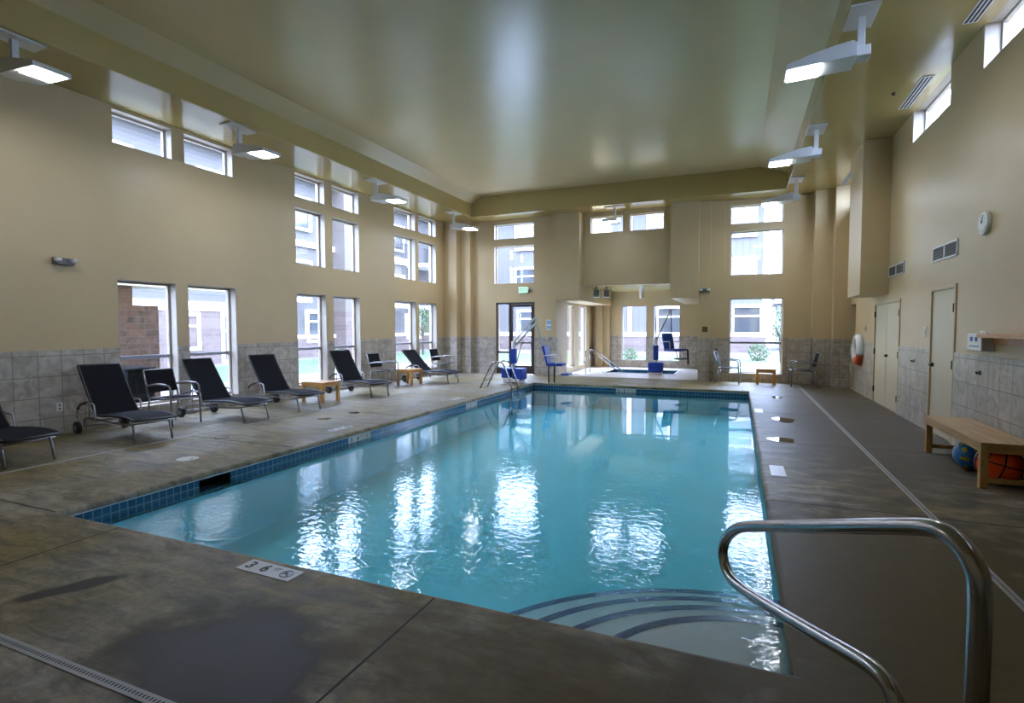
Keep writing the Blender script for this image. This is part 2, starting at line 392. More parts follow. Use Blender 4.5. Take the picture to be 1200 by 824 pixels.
def holed(name, plane, at, thick, u0, u1, v0, v1, holes, mat):
    """slab perpendicular to plane axis ('x' or 'y' or 'z') from at to at+thick with rectangular holes (u0,u1,v0,v1)"""
    us = sorted({u0, u1, *[h[0] for h in holes], *[h[1] for h in holes]}); us = [u for u in us if u0 <= u <= u1]
    vs = sorted({v0, v1, *[h[2] for h in holes], *[h[3] for h in holes]}); vs = [v for v in vs if v0 <= v <= v1]
    def solid(i, j):
        if i < 0 or j < 0 or i >= len(us)-1 or j >= len(vs)-1: return False
        cu, cv = (us[i]+us[i+1])/2, (vs[j]+vs[j+1])/2
        return not any(h[0] < cu < h[1] and h[2] < cv < h[3] for h in holes)
    def P(u, v, w): return {'x': (w, u, v), 'y': (u, w, v), 'z': (u, v, w)}[plane]
    m = MB(); a, b = at, at+thick
    for i in range(len(us)-1):
        for j in range(len(vs)-1):
            if not solid(i, j): continue
            A, B, C, D = us[i], us[i+1], vs[j], vs[j+1]
            for w in (a, b): m.quad(P(A, C, w), P(B, C, w), P(B, D, w), P(A, D, w))
            if not solid(i-1, j): m.quad(P(A, C, a), P(A, D, a), P(A, D, b), P(A, C, b))
            if not solid(i+1, j): m.quad(P(B, C, a), P(B, D, a), P(B, D, b), P(B, C, b))
            if not solid(i, j-1): m.quad(P(A, C, a), P(B, C, a), P(B, C, b), P(A, C, b))
            if not solid(i, j+1): m.quad(P(A, D, a), P(B, D, a), P(B, D, b), P(A, D, b))
    bmesh.ops.remove_doubles(m.bm, verts=m.bm.verts[:], dist=1e-5)
    return struct(m.build(name, mat))

# ------------------------------------------------------------------ dimensions
XL, XR, YF, YN = -8.9, 2.53, 15.9, -2.5
ZS, ZC0, ZC1 = 4.92, 5.33, 5.52          # soffit, fascia top, ceiling
PX0, PX1, PY0, PY1 = -5.08, .24, 2.56, 13.62
WT = .26
WN = [0]
def window(axis, at, u0, u1, v0, v1, out, mull=None, mat='winframe', fr=.045, dep=.15):
    """glazed unit set `dep` behind the inside wall face `at`; out = +1/-1 direction of outside"""
    WN[0] += 1
    def P(u, v, w): return {'x': (w, u, v), 'y': (u, w, v)}[axis]
    def bx(m, a, b, c, d, w0, w1):
        p, q = P(a, c, w0), P(b, d, w1)
        m.box(min(p[0], q[0]), max(p[0], q[0]), min(p[1], q[1]), max(p[1], q[1]), p[2], q[2])
    w0, w1 = at+out*dep, at+out*(dep+.06)
    m = MB()
    bx(m, u0, u0+fr, v0, v1, w0, w1); bx(m, u1-fr, u1, v0, v1, w0, w1)
    bx(m, u0+fr, u1-fr, v0, v0+fr, w0, w1); bx(m, u0+fr, u1-fr, v1-fr, v1, w0, w1)
    f = struct(m.build('window_%d' % WN[0], mat, bevel=.004))
    # painted liner of the opening
    m = MB(); e = .006
    bx(m, u0, u0+e, v0, v1, at+out*.001, w0); bx(m, u1-e, u1, v0, v1, at+out*.001, w0)
    bx(m, u0, u1, v0, v0+e, at+out*.001, w0); bx(m, u0, u1, v1-e, v1, at+out*.001, w0)
    struct(m.build('window_liner', 'winframe', f))
    m = MB(); g = at+out*(dep+.03)
    bx(m, u0+fr, u1-fr, v0+fr, v1-fr, g-.004, g+.004); struct(m.build('window_pane', 'glass', f))
    if mull:
        m = MB(); bx(m, u0+fr, u1-fr, mull-.028, mull+.028, w0, w1); struct(m.build('window_mullion', 'alum', f))
    return f

# ------------------------------------------------------------------ room shell
LOW, MID, CLE = (.22, 2.26), (2.89, 4.13), (4.35, 4.87)
AW = ((5.36, 6.31), (6.525, 7.50)); BW = ((9.05, 9.96), (10.2, 11.18)); CW = ((12.70, 13.76), (13.93, 14.95))
lh = []
for a in AW: lh += [(*a, *LOW), (*a, *CLE)]
for a in BW+CW: lh += [(*a, *LOW), (*a, *MID), (*a, *CLE)]
holed('wall_left', 'x', XL-WT, WT, YN-WT, YF+WT, -.3, 5.9, lh, 'wall')
for h in lh: window('x', XL, *h, -1, mull=1.02 if h[2] < 1 else None)
holed('trim_1', 'x', XL, .012, YN, YF, 0, 1.19, [h for h in lh if h[2] < 1], 'tile_y')
# far wall
SF = (-7.24, -5.91, 0., 2.29)
fh = [(-7.30, -5.93, 2.89, 4.08), (-7.30, -5.93, 4.31, 4.78), (-.22, 1.09, .23, 2.27), (-.22, 1.07, 2.89, 4.08), (-.24, 1.06, 4.27, 4.77)]
NK = (-5.13, -1.02)
holed('wall_far', 'y', YF, WT, XL-WT, XR+WT, -.3, 5.9, fh+[(SF[0], SF[1], -.01, SF[3]), (NK[0], NK[1], -.01, 2.75), (-4.37, -1.79, 2.75, 5.9)], 'wall')
for h in fh: window('y', YF, *h, 1, mull=1.06 if h[2] < 1 else None, fr=.03)
holed('trim_2', 'y', YF-.012, .012, XL, XR, 0, 1.19, [fh[2], (SF[0]-.001, SF[1], -.01, 2.3), (NK[0], NK[1], -.01, 2.3)], 'tile_x')
# header over the spa alcove with its pair of clerestory lights
hh = [(-4.15, -3.17, 4.31, 4.80), (-2.98, -2.0, 4.31, 4.80)]
holed('wall_header', 'y', 16.02, .2, -4.45, -1.72, 2.74, 5.9, hh, 'wall')
for h in hh: window('y', 16.02, *h, 1, fr=.03, dep=.1)
for i, (a, b) in enumerate(((-5.13, -4.39), (-1.77, -1.02))):
    struct(MB().box(a, b, 15.62, 20.1, 2.30, ZS+.3).build('wall_pilaster_%d' % (i+1), 'wall'))
# thin ribs and stepped corners on the far wall
for i, (a, b, c, d) in enumerate(((-5.30, -5.13, 15.72, YF), (-1.02, -.72, 15.75, YF), (-.72, -.36, 15.83, YF), (1.75, 2.16, 15.6, YF), (2.16, XR, 15.3, YF), (XL, -8.42, 15.42, YF), (-8.42, -8.05, 15.68, YF))):
    struct(MB().box(a, b, c, d+.02, 1.18 if True else 0, ZS+.2).build('wall_rib_%d' % (i+1), 'wall'))
    struct(MB().box(a-.001, b+.001, c-.012, d+.01, 0, 1.19).build('trim_rib_%d' % (i+1), 'tile_x'))
# right wall
DW = (14.72, 15.28, -.01, 2.03)
D1 = (10.95, 12.79, -.01, 1.97); D2 = (8.42, 9.39, -.01, 2.04)
rc = [(.7, 2.4, 4.42, 4.93), (3.35, 5.1, 4.42, 4.93), (6.0, 7.86, 4.42, 4.93), (8.9, 10.55, 4.42, 4.93), (13.6, 15.2, 4.42, 4.93)]  # first two are unseen, added to bring more daylight to the left wall
holed('wall_right', 'x', XR, WT, YN-WT, YF+WT, -.3, 5.9, rc+[DW, D1, D2], 'wall')
for h in rc: window('x', XR, *h, 1, fr=.035)
holed('trim_3', 'x', XR-.012, .012, YN, 15.3, 0, 1.17, [DW, D1, D2], 'tile_y')
holed('wall_near', 'y', YN-WT, WT, XL-WT, XR+WT, -.3, 5.9, [], 'wall')
struct(MB().box(XL, XR, YN, YN+.012, 0, 1.19).build('trim_4', 'tile_x'))
# dim passage behind the doorway
p = MB().box(XR+WT, XR+1.6, 14.2, 14.3, 0, 2.5).box(XR+WT, XR+1.6, 15.6, 15.7, 0, 2.5).box(XR+1.6, XR+1.7, 14.2, 15.7, 0, 2.5).box(XR+WT, XR+1.7, 14.2, 15.7, 2.4, 2.5).box(XR, XR+1.7, 14.2, 15.7, -.1, 0)
struct(p.build('wall_passage', 'wall'))
# boxed duct chase hung on the right wall
struct(MB().box(2.08, XR, 11.8, 13.0, 2.09, ZS+.2).build('wall_chase', 'wall', bevel=.006))

# ceiling: tray with sloped strips on the long sides, soffit ring
FXL, FXR, FYF, FYN = -7.72, 1.05, 15.12, -1.75
m = MB()
m.quad((-7.38, FYN, ZC1), (.42, FYN, ZC1), (.42, FYF, ZC1), (-7.38, FYF, ZC1))
m.quad((FXL, FYN, ZC0), (-7.38, FYN, ZC1), (-7.38, FYF, ZC1), (FXL, FYF, ZC0))
m.quad((FXR, FYN, ZC0), (FXR, FYF, ZC0), (.42, FYF, ZC1), (.42, FYN, ZC1))
m.box(XL-WT, XR+WT, YN-WT, YF+WT, 5.85, 6.0)
struct(m.build('ceiling', 'ceil'))
m = MB()
m.box(XL-.05, FXL, YN-.05, YF+.4, ZS, 5.86); m.box(FXR, XR+.05, YN-.05, YF+.4, ZS, 5.86)
m.box(FXL, FXR, FYF, YF+.4, ZS, 5.86); m.box(FXL, FXR, YN-.05, FYN, ZS, 5.86)
struct(m.build('ceiling_soffit', 'soffit', bevel=.012))

# ------------------------------------------------------------------ deck, pool
m = MB()
HO = .03
def ring(o, z): return [(PX0-o, PY0-o, z), (PX1+o, PY0-o, z), (PX1+o, PY1+o, z), (PX0-o, PY1+o, z)]
outer = [(XL, YN, 0), (XR, YN, 0), (XR, YF+.01, 0), (XL, YF+.01, 0)]
loops = [outer, ring(.035, 0), ring(.018, -.004), ring(.006, -.014), ring(0, -.03), ring(0, -.055), ring(.02, -.06)]
VL = [[m.bm.verts.new(v) for v in lp] for lp in loops]
for a, b in zip(VL, VL[1:]):
    for k in range(4): m.bm.faces.new((a[k], a[(k+1) % 4], b[(k+1) % 4], b[k]))
struct(m.build('floor', 'deck'))
struct(MB().box(XL-.02, XR+.02, YN-.02, YF+.02, -2.2, -2.1).build('floor_slab', 'ground'))
# control joints
m = MB(); jw = .006
for x in (-4.27, -1.53, 1.21): m.box(x-jw, x+jw, YN, PY0-.04, 0, .0012)
for y in (5.1, 7.7, 10.3, 12.9):
    m.box(PX1+.04, XR-.02, y-jw, y+jw, 0, .0012); m.box(-7.0, PX0-.04, y-jw, y+jw, 0, .0012)
m.box(XL+.02, PX0-.04, 2.54, 2.54+2*jw, 0, .0012)
struct(m.build('trim_joints', 'joint'))
# trench drains
def drain(x0, x1, y0, y1, i):
    f = struct(MB().box(x0, x1, y0, y1, 0, .004).build('trim_drain_%d' % i, 'drain'))
    s = MB(); w = .022
    along = 'x' if x1-x0 > y1-y0 else 'y'
    a, b = (x0, x1) if along == 'x' else (y0, y1)
    k = a+.02
    while k < b-.02:
        if along == 'x': s.box(k, k+.008, y0+.016, y1-.016, .0041, .0048)
        else: s.box(x0+.016, x1-.016, k, k+.008, .0041, .0048)
        k += .022
    struct(s.build('drain_slots', 'slot', f))
drain(1.405, 1.455, -.5, 15.6, 1); drain(-7.03, -6.98, 1.35, 15.3, 2); drain(-6.98, 1.405, 1.35, 1.40, 3)

# pool basin: walls, tile band, floor, round corner steps
BW_ = .02
m = MB()
for (a, b) in (((PX0-BW_, PY0-BW_), (PX1+BW_, PY0-BW_)), ((PX1+BW_, PY0-BW_), (PX1+BW_, PY1+BW_)), ((PX1+BW_, PY1+BW_), (PX0-BW_, PY1+BW_)), ((PX0-BW_, PY1+BW_), (PX0-BW_, PY0-BW_))):
    m.quad((*a, -.22), (*b, -.22), (*b, -1.0), (*a, -1.0))
fz = lambda y: -.86+.24*max(0, min(1, (y-4.2)/5.))
ys = [PY0-.1, 4.2, 9.2, PY1+.1]
for y0, y1 in zip(ys, ys[1:]):
    m.quad((PX0-.1, y0, fz(y0)), (PX1+.1, y0, fz(y0)), (PX1+.1, y1, fz(y1)), (PX0-.1, y1, fz(y1)))
basin = struct(m.build('pool_basin', 'plaster'))
tb = MB()
for (y, t) in ((PY0-BW_, -.02), (PY1+BW_, .02)): tb.box(PX0-BW_, PX1+BW_, min(y, y+t), max(y, y+t), -.24, -.06)
struct(tb.build('waterline_tile', 'pooltile_x', basin))
o = holed('waterline_tile', 'x', PX0-BW_-.02, .02, PY0-BW_, PY1+BW_, -.24, -.06, [(3.80, 4.18, -.2, -.075)], 'pooltile_y'); o.parent = basin
tb = MB().box(PX1+BW_, PX1+BW_+.02, PY0-BW_, PY1+BW_, -.24, -.06); struct(tb.build('waterline_tile', 'pooltile_y', basin))
cb = MB()
cb.box(PX0-BW_, PX0-BW_+.008, PY0, PY1, -.068, -.058); cb.box(PX1+BW_-.008, PX1+BW_, PY0, PY1, -.068, -.058)
cb.box(PX0, PX1, PY1+BW_-.008, PY1+BW_, -.068, -.058); cb.box(PX0, PX1, PY0-BW_, PY0-BW_+.008, -.068, -.058)
struct(cb.build('caulk_line', 'caulk', basin))
sk = MB().box(PX0-.3, PX0-.04, 3.79, 4.19, -.21, -.205).box(PX0-.3, PX0-.04, 3.79, 4.19, -.075, -.07).box(PX0-.31, PX0-.3, 3.79, 4.19, -.21, -.07).box(PX0-.3, PX0-.04, 3.785, 3.79, -.21, -.07).box(PX0-.3, PX0-.04, 4.19, 4.195, -.21, -.07)
struct(sk.build('skimmer_mouth', 'slot', basin))
# quarter-round steps in the near right corner, navy tile nosings
CX, CY = PX1+BW_, PY0-BW_
NS = 40
for i, (r, z) in enumerate(((1.03, -.30), (1.42, -.44), (1.82, -.58), (2.22, -.72))):
    poly = [(CX, CY)] + [(CX-r*math.sin(k/NS*PI/2), CY+r*math.cos(k/NS*PI/2)) for k in range(NS+1)]
    struct(MB().prism(poly, 'z', -1.2, z).build('pool_step', 'stepplaster', basin))
    a = [(CX-r*math.sin(k/NS*PI/2), CY+r*math.cos(k/NS*PI/2)) for k in range(NS+1)]
    b = [(CX-(r-.06)*math.sin(k/NS*PI/2), CY+(r-.06)*math.cos(k/NS*PI/2)) for k in range(NS+1)]
    mm = MB()
    for k in range(NS):
        P = lambda q, zz: (q[0], q[1], zz)
        mm.quad(P(a[k], z+.002), P(a[k+1], z+.002), P(b[k+1], z+.002), P(b[k], z+.002))
        o1 = lambda q: (CX+(q[0]-CX)*1.003, CY+(q[1]-CY)*1.003)
        mm.quad(P(o1(a[k]), z+.002), P(o1(a[k+1]), z+.002), P(o1(a[k+1]), z-.05), P(o1(a[k]), z-.05))
        mm.quad(P(o1(a[k]), z+.002), P(o1(a[k+1]), z+.002), P(a[k+1], z+.002), P(a[k], z+.002))
    struct(mm.build('step_nosing', 'navy', basin))
w = MB().box(PX0-.019, PX1+.019, PY0-.019, PY1+.019, -1.6, -.15).build('pool_water', 'water')
tag(w, 'clear turquoise water filling the long swimming pool', 'water', kind='stuff')

# ------------------------------------------------------------------ spa alcove
NY, NX0, NX1 = 20.2, -5.13, -1.02
SP = (-4.0, -1.85, 17.45, 18.9)
holed('floor_alcove', 'z', -.1, .1, NX0-.05, NX1+.05, YF, NY, [SP], 'nookfloor')
nb = [(-4.02, -3.11, .25, 2.28), (-2.86, -1.93, .25, 2.28)]
holed('wall_alcove_back', 'y', NY, .2, NX0-.2, NX1+.2, -.1, 3.0, nb, 'wall')
for h in nb: window('y', NY, *h, 1, fr=.03, dep=.08)
holed('trim_5', 'y', NY-.012, .012, NX0, NX1, 0, 1.17, nb, 'tile_x')
nl = [(16.85, 17.75, .15, 2.22), (18.25, 19.25, .15, 2.22)]
holed('wall_alcove_left', 'x', NX0-.2, .2, YF+WT, NY+.2, -.1, 3.0, nl, 'wall')
for h in nl: window('x', NX0, *h, -1, fr=.03, dep=.08)
holed('wall_alcove_right', 'x', NX1, .2, YF+WT, NY+.2, -.1, 3.0, [], 'wall')
struct(MB().box(NX1-.012, NX1, YF+WT, NY, 0, 1.17).build('trim_6', 'tile_y'))
struct(MB().box(-4.95, -4.7, NY-.3, NY, 0, 2.3).box(-4.7, -4.45, NY-.15, NY, 0, 2.3).build('wall_alcove_rib', 'wall'))
# arched soffit edge of the alcove ceiling
arcp = [(-4.39, 16.05), (-1.77, 16.05)] + [(-1.77-(2.62)*k/16, 18.6+.75*math.sin(PI*k/16)) for k in range(17)]
struct(MB().prism(arcp, 'z', 2.75, 2.95).build('ceiling_alcove_soffit', 'soffit'))
struct(MB().box(NX0-.2, NX1+.2, 16.23, NY+.2, 2.95, 3.05).build('ceiling_alcove', 'soffit'))
sb = MB()
sb.quad((SP[0], SP[2], -.32), (SP[1], SP[2], -.32), (SP[1], SP[3], -.32), (SP[0], SP[3], -.32))
for a, b in (((SP[0], SP[2]), (SP[1], SP[2])), ((SP[1], SP[2]), (SP[1], SP[3])), ((SP[1], SP[3]), (SP[0], SP[3])), ((SP[0], SP[3]), (SP[0], SP[2]))):
    sb.quad((*a, 0), (*b, 0), (*b, -.32), (*a, -.32))
spa = struct(sb.build('spa_basin', 'plaster'))
struct(MB().box(SP[0]+.001, SP[1]-.001, SP[3]-.012, SP[3]-.001, -.16, -.002).box(SP[0]+.001, SP[1]-.001, SP[2]+.001, SP[2]+.012, -.16, -.002).build('spa_tile_band', 'pooltile_x', spa))
cp = holed('spa_coping', 'z', 0, .02, SP[0]-.09, SP[1]+.09, SP[2]-.09, SP[3]+.09, [SP], 'caulk'); cp.parent = spa
w = MB().box(SP[0]+.002, SP[1]-.002, SP[2]+.002, SP[3]-.002, -.315, -.06).build('spa_water', 'water')
tag(w, 'small square of water in the hot tub inside the far alcove', 'water', kind='stuff')

# ------------------------------------------------------------------ storefront door
def sf():
    root = MB(); a, b, z1 = SF[0], SF[1], SF[3]; y0, y1 = YF+.02, YF+.12
    md = a+.44
    root.box(a, a+.055, y0, y1, 0, z1).box(b-.05, b, y0, y1, 0, z1).box(a, b, y0, y1, z1-.06, z1).box(md, md+.05, y0, y1, 0, z1).box(a+.055, md, y0, y1, 0, .2).box(a+.055, md, y0, y1, .66, .72)
    r = struct(root.build('door_1', 'darkframe', bevel=.004)); r['label'] = 'dark framed glass storefront door with side light'
    d = MB(); x0, x1 = md+.055, b-.055
    d.box(x0, x0+.075, y0+.02, y1-.02, .01, z1-.065).box(x1-.075, x1, y0+.02, y1-.02, .01, z1-.065).box(x0+.075, x1-.075, y0+.02, y1-.02, .01, .27).box(x0+.075, x1-.075, y0+.02, y1-.02, z1-.15, z1-.065).box(x0+.075, x1-.075, y0+.02, y1-.02, .97, 1.03)
    leaf = struct(d.build('door_leaf', 'darkframe', r, bevel=.004))
    struct(MB().box(x0+.075, x1-.075, y0+.045, y0+.055, .27, z1-.15).build('door_pane', 'glass', leaf))
    struct(MB().box(a+.055, md, y0+.045, y0+.055, .2, z1-.06).build('side_light_pane', 'glass', r))
    struct(MB().box(x0+.3, x0+.6, y0-.05, y0+.02, z1-.15, z1-.08).build('door_closer', 'slot', leaf))
    struct(MB().box(x0+.06, x1-.06, y0-.04, y0-.015, .98, 1.02).build('push_bar', 'grey', leaf))
sf()
DN = [1]
def leafdoor(y0, y1, z1, leaves, n):
    DN[0] += 1
    fr = MB(); t = .05
    fr.box(XR-.015, XR+.08, y0, y0+t, 0, z1).box(XR-.015, XR+.08, y1-t, y1, 0, z1).box(XR-.015, XR+.08, y0+t, y1-t, z1-t, z1)
    r = struct(fr.build('door_%d' % n, 'wall', bevel=.003))
    a, b = y0+t, y1-t; w = (b-a)/leaves
    for i in range(leaves):
        l = struct(MB().box(XR+.004, XR+.05, a+i*w+.003, a+(i+1)*w-.003, .012, z1-t-.003).build('door_leaf', 'drywhite', r, bevel=.002))
        hy = a+.004 if (i == 0) else b-.004
        for hz in (.2, .95, 1.68):
            struct(MB().box(XR-.022, XR+.004, hy-.012, hy+.012, hz, hz+.11).build('door_hinge', 'hinge', l))
        if leaves == 1 or i == 0:
            ly = a+(i+1)*w-.09
            h = MB().cyl((XR+.004, ly, .96), (XR-.03, ly, .96), .028, 14).tube([(XR-.045, ly, .96), (XR-.05, ly-.03, .96), (XR-.05, ly-.12, .955)], .009, 8).cyl((XR-.03, ly, .96), (XR-.05, ly, .96), .012)
            struct(h.build('door_handle', 'hinge', l))
struct(MB().box(XR+.10, XR+WT, D2[0]-.1, D2[1]+.1, -.05, 2.2).box(XR+.10, XR+WT, D1[0]-.1, D1[1]+.1, -.05, 2.2).build('wall_light_stop', 'wall'))  # unseen slabs added behind the doors to stop daylight leaking under them
leafdoor(D2[0], D2[1], D2[3], 1, 2); leafdoor(D1[0], D1[1], D1[3], 2, 3)

# ------------------------------------------------------------------ lamps
def lamp(loc, rz, label, lens='lens'):
    t = thing('flood_light', label, 'ceiling light', loc, rz, 'flood lights hung from the soffit')
    MB().box(-.14, .14, -.27, .27, -.022, 0).build('mounting_plate', 'lamp', t, bevel=.003)
    MB().box(-.035, .035, -.035, .035, -.40, -.022).build('stem', 'lamp', t, bevel=.004)
    # local +x points at the pool
    MB().box(-.08, .10, -.10, .10, -.47, -.36).build('yoke', 'lamp', t, bevel=.006)
    MB().prism([(.06, -.36), (.10, -.33), (.30, -.36), (.74, -.47), (.75, -.53), (.06, -.50)], 'y', -.19, .19).build('housing', 'lamp', t, bevel=.006)
    MB().prism([(.40, -.522), (.72, -.531), (.72, -.537), (.40, -.528)], 'y', -.15, .15).build('lens', lens, t)
LL = ((-7.93, 3.72, 0, 'first of the left row, nearest the camera'), (-7.93, 6.83, 0, 'on the left row beside the paired high windows'),
      (-7.85, 10.5, 0, 'on the left row before the third tall window pair'), (-7.9, 14.3, 0, 'last of the left row, by the far left corner'))
for x, y, r, s in LL: lamp((x, y, ZS), r, 'white wedge-shaped flood light ' + s)
RL = ((1.2, 7.1, 'largest in view at upper right, with a broad ceiling plate'), (1.2, 10.8, 'middle of the three along the right soffit'), (1.2, 14.25, 'last along the right soffit by the far window'))
for x, y, s in RL: lamp((x, y, ZS), PI, 'white wedge-shaped flood light ' + s)
lamp((-3.3, 15.45, ZS), -PI/2, 'white wedge-shaped flood light on a stem, before the clerestory windows over the alcove', 'lensfill')

# ------------------------------------------------------------------ ceiling diffusers, sprinkler
for (x0, x1, y0, y1, s) in ((2.28, 2.42, 6.2, 7.74, 'over the nearest high window'), (2.27, 2.42, 9.13, 10.33, 'over the second high window'), (2.22, 2.34, 13.9, 15.2, 'beyond the boxed chase')):
    t = thing('slot_diffuser', 'white ceiling slot diffuser with dark slots ' + s, 'air vent', ((x0+x1)/2, (y0+y1)/2, ZS), 0, 'slot diffusers along the right soffit')
    hx, hy = (x1-x0)/2, (y1-y0)/2
    MB().box(-hx, hx, -hy, hy, -.012, 0).build('frame', 'white', t, bevel=.003)
    s_ = MB()
    for k in (-.6, 0, .6): s_.box(hx*k-.012, hx*k+.012, -hy+.02, hy-.02, -.0135, -.0122)
    s_.build('slot', 'slot', t)
t = thing('sprinkler_head', 'small brass sprinkler head in the right soffit beside the slot vent', 'sprinkler', (2.05, 9.6, ZS))
MB().lathe([(.03, 0), (.03, -.006), (.012, -.008), (.01, -.03), (.022, -.032), (.022, -.036)]).build('escutcheon', 'hinge', t)
MB().cyl((0, 0, -.012), (0, 0, -.03), .006, 8).build('bulb', 'red', t)

# ------------------------------------------------------------------ right wall fittings
t = thing('wall_clock', 'round white clock high on the right wall above the bench', 'clock', (XR, 7.6, 2.64))
def disc_x(r, x0, x1, seg=32):
    m = MB(); m.cyl((x0, 0, 0), (x1, 0, 0), r, seg); return m
disc_x(.128, 0, -.045).build('case', 'white', t, bevel=.008)
disc_x(.108, -.045, -.047).build('dial', 'plate', t)
for k in range(12):
    a = k*PI/6; u, v = math.sin(a), math.cos(a)
    MB().tube([(-.0478, u*.085, v*.085), (-.0478, u*.098, v*.098)], .0025, 6).build('hour_mark', 'grey', t)
MB().tube([(-.049, 0, 0), (-.049, .038, .036)], .0035, 6).build('hour_hand', 'ink', t)
MB().tube([(-.0505, 0, 0), (-.0505, -.02, .075)], .0025, 6).build('minute_hand', 'ink', t)
def grille(y0, y1, z0, z1, label):
    t = thing('wall_register', label, 'air vent', (XR, (y0+y1)/2, (z0+z1)/2), 0, 'white wall registers on the right wall')
    hy, hz = (y1-y0)/2, (z1-z0)/2
    MB().box(-.014, 0, -hy, hy, hz-.025, hz).box(-.014, 0, -hy, hy, -hz, -hz+.025).box(-.014, 0, -hy, -hy+.03, -hz, hz).box(-.014, 0, hy-.03, hy, -hz, hz).box(-.014, 0, -.02, .02, -hz, hz).build('frame', 'white', t, bevel=.002)
    MB().box(-.002, .0, -hy+.03, hy-.03, -hz+.025, hz-.025).build('duct_opening', 'slot', t)
    s = MB(); n = 6
    for k in range(n):
        z = -hz+.03+(2*hz-.06)*(k+.5)/n
        for a, b in ((-hy+.03, -.02), (.02, hy-.03)): s.quad((-.012, a, z-.006), (-.012, b, z-.006), (-.003, b, z+.008), (-.003, a, z+.008))
    s.build('louvers', 'grey', t)
grille(8.43, 9.37, 2.39, 2.60, 'white double register grille above the single door')
grille(10.79, 11.79, 2.385, 2.585, 'white double register grille above the double door, beside the chase')
t = thing('wall_phone', 'white emergency phone box with printed face at the shelf end', 'telephone', (XR, 7.48, 1.32))
MB().box(-.12, 0, -.2, .2, -.095, .095).build('case', 'plate', t, bevel=.012)
for k in range(4): MB().box(-.1215, -.12, -.13+k*.065, -.09+k*.065, -.05, -.035).build('printed_dash', 'blueink', t)
MB().box(-.1215, -.12, .03, .10, .01, .06).build('printed_mark', 'blueink', t)
MB().box(-.1215, -.12, -.10, -.03, .01, .06).build('printed_mark', 'blueink', t)
MB().tube([(-.06, -.17, .1), (-.06, -.1, .115), (-.06, 0, .115)], .012, 8).build('cord', 'plate', t)
t = thing('wall_shelf', 'brown wooden ledge shelf on the right wall at the frame edge', 'shelf', (XR, 6.2, 1.33))
MB().box(-.16, 0, -1.3, 1.09, .045, .085).build('board', 'shelfwood', t, bevel=.004)
MB().box(-.03, 0, -1.3, 1.05, -.02, .045).build('cleat', 'shelfwood', t, bevel=.003)
for y, z, s in ((7.606, .974, 'between the bench and the phone'), (10.08, .964, 'between the two doors')):
    t = thing('robe_hook', 'small dark robe hook on the tiled wainscot ' + s, 'hook', (XR-.012, y, z), 0, 'robe hooks on the right wall')
    MB().cyl((.006, 0, 0), (-.008, 0, 0), .028, 14).build('rosette', 'hinge', t)
    MB().tube(smoothline([(-.008, 0, .0), (-.03, 0, -.008), (-.036, 0, .014)], 4), .009, 8).build('hook_arm', 'hinge', t)
t = thing('switch_plate', 'white light switch plate beside the single door', 'switch', (XR, 9.62, 1.42))
MB().box(-.008, 0, -.05, .05, -.075, .075).build('cover', 'plate', t, bevel=.003)
MB().box(-.014, -.008, -.012, .012, -.03, .03).build('rocker', 'plate', t, bevel=.002)
t = thing('switch_plate', 'small tan switch plate by the passage doorway', 'switch', (XR, 13.6, 1.45))
MB().box(-.008, 0, -.05, .05, -.07, .07).build('cover', 'wall', t, bevel=.003)
MB().box(-.014, -.008, -.012, .012, -.03, .03).build('rocker', 'hinge', t)
# life ring with throw rope
t = thing('life_ring', 'white life ring with an orange lower band hung by the passage doorway', 'life ring', (XR-.05, 14.05, .98))
rg = MB(); rg.tube([(0, .27*math.cos(k*PI/18), .27*math.sin(k*PI/18)) for k in range(-6, 21)], .085, 14).build('ring', 'white', t)
MB().tube([(0, .27*math.cos(k*PI/18), .27*math.sin(k*PI/18)) for k in range(-16, -5)], .087, 14).build('orange_band', 'orangeband', t).location = (-.001, 0, 0)
MB().tube([(0, .27*math.cos(k*PI/18), .27*math.sin(k*PI/18)) for k in range(-12, -9)], .0885, 14).build('gap_cover', 'orangeband', t)
MB().cyl((.05, 0, .30), (-.06, 0, .30), .02, 10).build('hanger', 'hinge', t)
t = thing('throw_rope', 'pale green throw rope bundle hanging in the passage doorway', 'rope', (XR-.03, 14.55, .3))
pr = []
for k in range(120):
    a = k*.42; pr.append((-.05+.03*math.sin(k*1.7), .09*math.cos(a), .42+.38*math.sin(a)*(1-.002*k)+.02*math.sin(k)))
MB().tube(pr, .012, 6).build('coil', 'rope', t)
MB().tube([(-.04, 0, .75), (-.04, -.04, .95), (-.02, -.06, 1.05)], .012, 6).build('hanging_end', 'rope', t)

# bench with balls
BX0, BX1, BY0, BY1 = 2.08, 2.49, 6.2, 7.8
t = thing('wooden_bench', 'light wooden bench against the tiled right wall with balls beneath', 'bench', ((BX0+BX1)/2, (BY0+BY1)/2, 0))
hx, hy = (BX1-BX0)/2, (BY1-BY0)/2
for k in range(4):
    a = -hx-.01+k*(2*hx+.02)/4; MB().box(a+.001, a+(2*hx+.02)/4-.001, -hy-.02, hy+.02, .40, .432).build('seat_board', 'woodbench', t, bevel=.003)
for sx in (-1, 1):
    for sy in (-1, 1):
        MB().box(sx*hx-(.06 if sx > 0 else 0), sx*hx+(.06 if sx < 0 else 0), sy*hy-(.06 if sy > 0 else 0), sy*hy+(.06 if sy < 0 else 0), 0, .40).build('leg', 'woodbench', t, bevel=.004)
for sx in (-1, 1): MB().box(sx*(hx-.012)-.012, sx*(hx-.012)+.012, -hy+.06, hy-.06, .34, .40).build('apron', 'woodbench', t)
